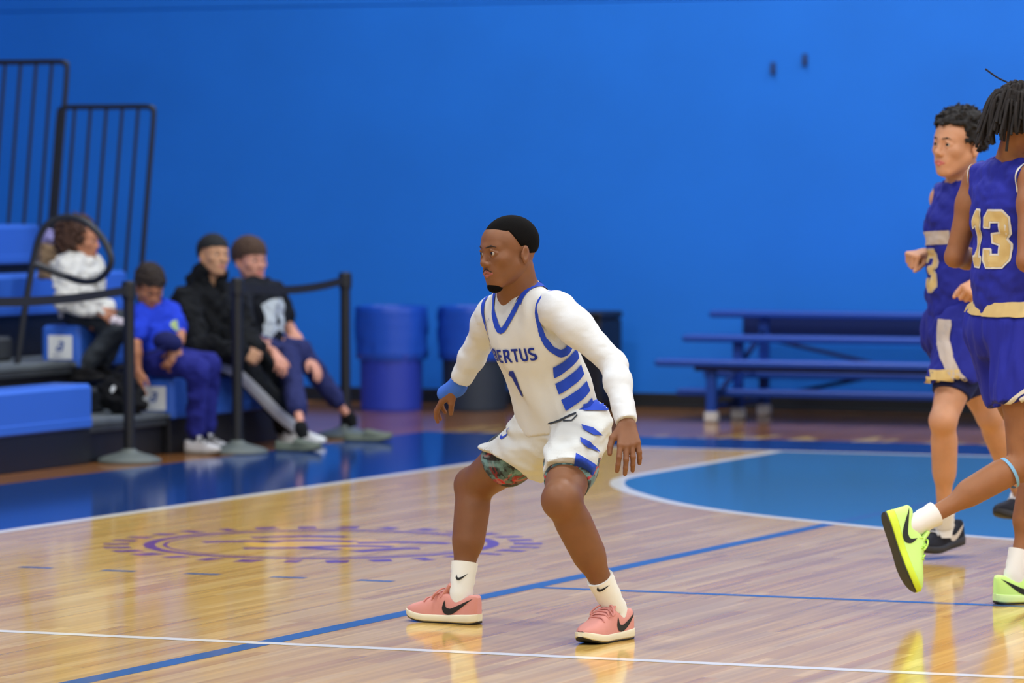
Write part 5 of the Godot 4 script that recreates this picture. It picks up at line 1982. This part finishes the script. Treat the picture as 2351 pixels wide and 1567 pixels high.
# ---------------------------------------------------------------- the spectators
func child_in_white() -> void:
	var j := {
		shR = W(150, 618, 24.98), shL = W(206, 615, 25.22), neck = W(184, 592, 25.1), hipR = W(176, 716, 25.02), hipL = W(196, 714, 25.2),
		kneeR = W(272, 752, 24.88), kneeL = W(280, 744, 25.06), ankR = W(190, 846, 24.92), ankL = W(222, 848, 25.06),
		elR = W(152, 690, 24.86), wrR = W(226, 712, 24.82), elL = W(214, 682, 25.16), wrL = W(246, 718, 25.0)}
	var t := thing("person", "child with big curly brown hair and white fleece sitting on the upper blue bench", "person", W(196, 746, 25.1))
	var HT := Transform3D(facing(-76, 2, 0), W(188, 552, 25.1)).scaled_local(Vector3.ONE * 0.95)
	figure(t, j, {skin = rgb8(196, 134, 100), scale = 0.82, head = HT, brow = rgb8(70, 46, 34),
		hands = {R = [Vector3(0.8, -0.45, 0.1), Vector3(0, 0.6, 0.8), [0.5, 0.6, 0.4]], L = [Vector3(0.8, -0.4, 0.2), Vector3(0, 0.8, 0.3), [0.5, 0.6, 0.4]]}})
	var f := Field.new()
	f.ell(Vector3(0, 0.045, -0.045), Vector3(0.118, 0.112, 0.118))
	f.ell(Vector3(0, -0.03, -0.075), Vector3(0.115, 0.09, 0.075), Basis.IDENTITY, 0.05)
	f.brick(Vector3(0, -0.11, 0.19), Vector3(0.3, 0.16, 0.155), Basis.IDENTITY, 0.02)
	f.wrinkle(30.0, 0.04, Basis.IDENTITY, 5)
	var o := soft()
	f.mesh_into(o, 0.007, HT)
	soft_part("hair", o, mat(rgb8(72, 48, 36), 0.9), t, "big curly brown hair")
	var fleece := cloth(rgb8(214, 214, 208), 0.95, 0.3)
	top_garment("fleece_jacket", t, j, fleece, 0.026, 1.9, -0.02, HT, "white fleece jacket", 0.85, 0.03)
	trousers("trousers", t, j, cloth(rgb8(58, 64, 70), 0.85), 0.016, 0.93, "dark grey wide trousers", 0.82)
	var c := shoe_colors(rgb8(26, 26, 28), rgb8(34, 34, 36), rgb8(20, 20, 22), rgb8(30, 30, 32))
	for k in ["R", "L"]:
		var a: Vector3 = j["ank" + k]
		var h := Vector3(a.x - 0.055, W(190, 872, 24.9).y, a.z + 0.0)
		shoe(t, h, foot_basis(h, h + Vector3(0.85, 0, 0.4)), 0.215, c, "black shoe", false)
	# folded white paper in the hands
	var p := thing("crumpled_paper", "crumpled white paper held by the child in the white fleece", "paper", W(264, 738, 24.86))
	var pf := Field.new()
	pf.ell(W(262, 735, 24.84), Vector3(0.05, 0.026, 0.034), Basis(Vector3.BACK, -0.35), 0.01)
	pf.ell(W(276, 742, 24.84), Vector3(0.028, 0.03, 0.03), Basis(Vector3.BACK, 0.5), 0.01)
	pf.wrinkle(45.0, 0.014, Basis.IDENTITY, 2)
	field_part("paper", pf, 0.005, mat(rgb8(236, 226, 232), 0.8), p)

func boy_in_blue() -> void:
	var j := {
		shR = W(322, 722, 24.62), shL = W(392, 718, 24.86), neck = W(353, 702, 24.72), hipR = W(358, 826, 24.66), hipL = W(384, 824, 24.84),
		kneeR = W(455, 846, 24.52), kneeL = W(482, 838, 24.78), ankR = W(448, 990, 24.66), ankL = W(474, 990, 24.84),
		elR = W(312, 790, 24.52), wrR = W(318, 852, 24.5), elL = W(414, 768, 24.72), wrL = W(406, 808, 24.56)}
	var t := thing("person", "small boy in a bright blue T-shirt and navy trousers looking down at his lap", "person", W(440, 1030, 24.75))
	var HT := Transform3D(facing(-28, 32, 0), W(343, 657, 24.62)).scaled_local(Vector3.ONE * 0.94)
	figure(t, j, {skin = rgb8(196, 134, 98), scale = 0.8, head = HT,
		hands = {R = [Vector3(0.05, -1, 0.1), Vector3(-0.6, 0, 0.8), [0.2, 0.3, 0.2]], L = [Vector3(-0.3, -0.6, 0.6), Vector3(0.6, 0.3, 0.8), [0.5, 0.7, 0.4]]}})
	hair_cap(t, HT, rgb8(40, 30, 24), 0.014, 0.05, 0.04, -0.035, 0.012, 14)
	var tee := cloth(rgb8(36, 66, 206), 0.85)
	top_garment("t_shirt", t, j, tee, 0.018, 0.62, -0.05, HT, "bright blue T-shirt with a printed front", 0.82, 0.014)
	var sf := Field.new()
	shirt_field(sf, j, 0.018, 0.0, -0.05, HT, 0.82, 0.014)
	var x := torso_axes(j)
	var st := mb()
	var oval := PackedVector2Array()
	for i in 18:
		oval.append(Vector2(cos(TAU * i / 18) * 0.052, sin(TAU * i / 18) * 0.03))
	drape(st, sf, [oval], x.pel + x.up * x.len * 0.7 + x.side * 0.01, x.side, x.up, -x.fwd, 0.005, 0.014)
	part("shirt_print", st, mat(rgb8(168, 190, 130), 0.85), t, "pale green print on the T-shirt")
	trousers("trousers", t, j, cloth(rgb8(38, 44, 128), 0.85), 0.014, 0.95, "navy blue sweat trousers", 0.82)
	var c := shoe_colors(rgb8(196, 196, 198), rgb8(150, 146, 138), rgb8(120, 116, 108), rgb8(40, 40, 44))
	for k in ["R", "L"]:
		var a: Vector3 = j["ank" + k]
		var h := Vector3(a.x, 0.0, a.z) + Vector3(-0.055, 0, -0.02)
		shoe(t, h, foot_basis(h, h + Vector3(0.88, 0, 0.5)), 0.235, c, "white and grey trainer")
	# a navy cap held on the lap
	var cap := thing("baseball_cap", "dark navy cap held on the lap by the boy in blue", "cap", W(382, 800, 24.5))
	var cf := Field.new()
	cf.ell(W(385, 785, 24.46), Vector3(0.085, 0.062, 0.08), Basis(Vector3.BACK, -0.2), 0.02)
	cf.plane(W(385, 806, 24.46), Vector3(-0.1, -1, 0.1), 0.01)
	field_part("crown", cf, 0.006, cloth(rgb8(26, 32, 84), 0.85), cap)
	st = mb()
	ball(st, W(362, 802, 24.42), Vector3(0.07, 0.008, 0.055), Basis(Vector3.BACK, 0.35))
	part("brim", st, cloth(rgb8(28, 36, 92), 0.85), cap)

func youth_in_hoodie() -> void:
	var j := {
		shR = W(424, 694, 25.16), shL = W(528, 686, 25.5), neck = W(478, 656, 25.32), hipR = W(446, 812, 25.28), hipL = W(486, 810, 25.5),
		kneeR = W(556, 840, 25.12), kneeL = W(612, 832, 25.42), ankR = W(668, 972, 25.48), ankL = W(656, 978, 25.7),
		elR = W(452, 792, 24.98), wrR = W(556, 812, 24.92), elL = W(560, 770, 25.46), wrL = W(592, 806, 25.16)}
	var t := thing("person", "seated youth in black hoodie and black beanie, trousers with a white side stripe", "person", W(560, 1030, 25.2))
	var HT := Transform3D(facing(-36, -6, -4), W(491, 588, 25.26)).scaled_local(Vector3.ONE * 0.98)
	figure(t, j, {skin = rgb8(206, 156, 118), scale = 0.95, head = HT, brow = rgb8(50, 36, 28),
		hands = {R = [W(590, 822, 24.95) - j.wrR, Vector3(0.1, 0.3, 1), [0.7, 0.8, 0.5], 0.2], L = [W(580, 818, 24.98) - j.wrL, Vector3(0.5, 0.7, 0.4), [0.8, 0.9, 0.5], 0.2]}})
	hair_cap(t, HT, rgb8(20, 22, 24), 0.012, 0.045, -0.02, -0.01, 0.004, 3, "beanie")
	var black := cloth(rgb8(20, 22, 25), 0.9)
	top_garment("hoodie", t, j, black, 0.032, 1.9, -0.05, HT, "loose black hooded sweatshirt", 1.0, 0.025)
	var hood := Field.new()
	hood.cap(j.neck + Vector3(-0.06, 0.02, -0.04), HT * Vector3(0.0, -0.06, -0.075), 0.075, 0.06, 0.03)
	hood.cap(j.neck + Vector3(-0.05, -0.02, 0.03), HT * Vector3(-0.06, -0.09, -0.02), 0.05, 0.045, 0.03)
	hood.cap(j.neck + Vector3(0.06, -0.03, 0.04), HT * Vector3(0.06, -0.11, 0.0), 0.04, 0.035, 0.03)
	hood.wrinkle(15.0, 0.02)
	field_part("hood", hood, 0.009, black, t, "black hood bunched behind the neck")
	var pants := trousers("trousers", t, j, cloth(rgb8(24, 27, 30), 0.85), 0.02, 0.98, "black track trousers", 0.95)
	var pf := Field.new()
	pf.cap(j.hipR, j.kneeR, 0.108, 0.078, 0.04)
	pf.cap(j.kneeR, j.ankR, 0.078, 0.068, 0.03)
	var st := mb()
	drape(st, pf, [ribbon(curve2([Vector2(-0.2, 0.03), Vector2(-0.09, 0.0), Vector2(-0.01, -0.04), Vector2(0.08, -0.14), Vector2(0.2, -0.28), Vector2(0.30, -0.375)], 5), 0.055)], j.kneeR, Vector3.RIGHT, Vector3.UP, Vector3.FORWARD, 0.016, 0.02)
	part("side_stripe", st, cloth(rgb8(206, 214, 218), 0.85), pants, "broad white stripe down the leg")
	var c := shoe_colors(rgb8(222, 226, 226), rgb8(214, 216, 214), rgb8(60, 60, 60), rgb8(220, 222, 222))
	for q in [[j.ankR, Vector3(0.85, 0, 0.05)], [j.ankL, Vector3(0.8, 0, 0.1)]]:
		var h := Vector3(q[0].x, 0.0, q[0].z) + Vector3(-0.045, 0, -0.02)
		shoe(t, h, foot_basis(h, h + q[1]), 0.25, c, "white trainer")

func youth_in_print() -> void:
	var j := {
		shR = W(547, 676, 25.74), shL = W(631, 672, 26.1), neck = W(588, 648, 25.94), hipR = W(578, 800, 25.84), hipL = W(612, 798, 26.06),
		kneeR = W(662, 818, 25.5), kneeL = W(690, 806, 25.98), ankR = W(690, 976, 25.05), ankL = W(796, 950, 26.06),
		elR = W(566, 764, 25.44), wrR = W(630, 810, 25.22), elL = W(666, 756, 26.08), wrL = W(712, 824, 25.96)}
	var t := thing("person", "brown-haired youth in a black T-shirt with a large white print, legs stretched out", "person", W(700, 1020, 25.9))
	var HT := Transform3D(facing(-40, 0, 0), W(575, 598, 25.95)).scaled_local(Vector3.ONE * 1.04)
	figure(t, j, {skin = rgb8(222, 160, 136), scale = 0.92, head = HT, wide = 1.04, brow = rgb8(70, 48, 34), lips = rgb8(196, 110, 104),
		hands = {R = [W(648, 836, 25.15) - j.wrR, Vector3(0.5, 0.8, 0.5), [0.4, 0.5, 0.3]], L = [W(730, 852, 25.9) - j.wrL, Vector3(0.6, 0.7, 0.5), [0.2, 0.3, 0.2]]}})
	hair_cap(t, HT, rgb8(70, 50, 36), 0.018, 0.034, 0.03, -0.02, 0.006, 24)
	var tee := top_garment("t_shirt", t, j, cloth(rgb8(24, 27, 34), 0.88), 0.022, 0.62, -0.06, HT, "black T-shirt", 0.95, 0.016)
	var sf := Field.new()
	shirt_field(sf, j, 0.022, 0.0, -0.06, HT, 0.95, 0.016)
	var x := torso_axes(j)
	var o: Vector3 = x.pel + x.up * x.len * 0.52
	var st := mb()
	var outer := PackedVector2Array(curve2([Vector2(-0.12, 0.1), Vector2(-0.06, 0.125), Vector2(0.06, 0.125), Vector2(0.12, 0.1), Vector2(0.115, 0.0), Vector2(0.135, -0.1), Vector2(0.06, -0.08), Vector2(0.0, -0.06), Vector2(-0.06, -0.09), Vector2(-0.135, -0.13), Vector2(-0.11, 0.0), Vector2(-0.12, 0.1)], 3).slice(0, -1))
	var hole := PackedVector2Array([Vector2(0.0, 0.055), Vector2(0.022, 0.0), Vector2(0.012, -0.03), Vector2(-0.012, -0.03), Vector2(-0.02, 0.0)])
	# the print is white round a dark drop: built as two halves
	for s in [-1, 1]:
		var half := PackedVector2Array([Vector2(0, 0.2), Vector2(0, 0.055), Vector2(s * 0.02, 0.0), Vector2(s * 0.012, -0.03), Vector2(0, -0.03), Vector2(0, -0.2), Vector2(s * 0.2, -0.2), Vector2(s * 0.2, 0.2)])
		drape(st, sf, Geometry2D.intersect_polygons(outer, half), o, x.side, x.up, -x.fwd, 0.006, 0.016)
	part("shirt_print", st, mat(rgb8(200, 210, 214), 0.85), tee, "large white print with a dark drop in its middle")
	trousers("trousers", t, j, cloth(rgb8(40, 46, 92), 0.85), 0.012, 0.76, "navy sweat trousers", 0.92)
	var sm := cloth(rgb8(20, 22, 24), 0.9)
	for q in [[j.ankR, j.kneeR], [j.ankL, j.kneeL]]:
		var dn: Vector3 = (q[0] - q[1]).normalized()
		sock(t, q[0] + dn * 0.04, q[0] + dn * 0.0, 0.04, 0.036, sm, "black ankle sock", Vector3(0.3, -1, 0.1))
	# grey-green clogs
	var clog := mat(rgb8(92, 102, 90), 0.6)
	for q in [[floor_at(636, 1034), floor_at(750, 1038)], [floor_at(792, 1012), floor_at(905, 1014)]]:
		clog_shoe(t, q[0], foot_basis(q[0], q[1]), clog)

func clog_shoe(t: Node3D, heel: Vector3, B: Basis, m: Material) -> void:
	var st := mb()
	var rings := []
	for i in 25:
		var z := i / 24.0
		var w := 0.95 * along_shoe(SHOE_W, z) + 0.006
		var hi := 0.05 if z < 0.45 else lerpf(0.075, 0.035, pow((z - 0.45) / 0.55, 1.5))
		var ring := []
		for k in 19:
			var an := PI * k / 18.0
			ring.append(heel + B * Vector3(w * signf(cos(an)) * pow(absf(cos(an)), 0.45), 0.01 + along_shoe(SHOE_LOW, z) + (hi - 0.01) * pow(sin(an), 0.8), z * 0.29))
		rings.append(ring)
	skin_rings(st, rings, heel + B * Vector3(0, 0.03, 0.14))
	var up := part("clog", st, m, t, "grey-green rubber clog")
	st = mb()
	rings = []
	for i in 25:
		var z := i / 24.0
		var w := along_shoe(SHOE_W, z) * 1.05 + 0.006
		var lo := along_shoe(SHOE_LOW, z)
		var ring := []
		for s in [[-0.95, 0.0], [-1.0, 0.5], [-0.97, 1.0], [0.97, 1.0], [1.0, 0.5], [0.95, 0.0], [-0.95, 0.0]]:
			ring.append(heel + B * Vector3(s[0] * w, lo + 0.024 * s[1], z * 0.295 - 0.002))
		rings.append(ring)
	skin_rings(st, rings, heel + B * Vector3(0, 0.01, 0.14))
	part("sole", st, m, up)

func bags() -> void:
	# a brown paper bag with a pale garment, behind the child
	var b := thing("paper_bag", "tan paper bag standing behind the child in white", "bag", W(112, 640, 25.35))
	var f := Field.new()
	f.brick(W(116, 600, 25.4), Vector3(0.07, 0.1, 0.05), Basis(Vector3.UP, 0.4), 0.01, 0)
	f.wrinkle(20.0, 0.012)
	field_part("bag_body", f, 0.007, mat(rgb8(150, 124, 92), 0.9), b)
	var g := Field.new()
	g.ell(W(114, 548, 25.4), Vector3(0.045, 0.05, 0.04), Basis.IDENTITY, 0.01)
	g.wrinkle(30.0, 0.03)
	field_part("packed_cloth", g, 0.007, cloth(rgb8(150, 146, 196), 0.9), b, "pale lilac cloth sticking out of the bag")
	# a black backpack on the aisle step
	var k := thing("backpack", "black backpack slumped on the lowest aisle step", "backpack", W(278, 948, 24.4))
	var p := Field.new()
	p.ell(W(278, 905, 24.42), Vector3(0.13, 0.115, 0.1), Basis(Vector3.BACK, -0.2), 0.03)
	p.ell(W(300, 930, 24.36), Vector3(0.09, 0.05, 0.08), Basis.IDENTITY, 0.03)
	p.wrinkle(12.0, 0.03)
	var bp := field_part("pack_body", p, 0.008, cloth(rgb8(18, 19, 22), 0.8), k)
	var st := mb()
	ball(st, W(259, 893, 24.31), Vector3(0.012, 0.022, 0.004), Basis(Vector3.BACK, -0.4), 8)
	part("patch", st, mat(rgb8(214, 220, 222), 0.7), bp, "small white patch")
	st = mb()
	tube(st, smooth_path([W(265, 862, 24.36), W(270, 845, 24.34), W(290, 843, 24.34), W(298, 862, 24.36)], 4), 0.007, 8)
	part("handle", st, mat(rgb8(18, 19, 22), 0.8), bp)

func _ready() -> void:
	light_and_camera()
	make_materials()
	room()
	props()
	defender()
	runner()
	walker()
	child_in_white()
	boy_in_blue()
	youth_in_hoodie()
	youth_in_print()
	bags()
	finish_soft_parts()
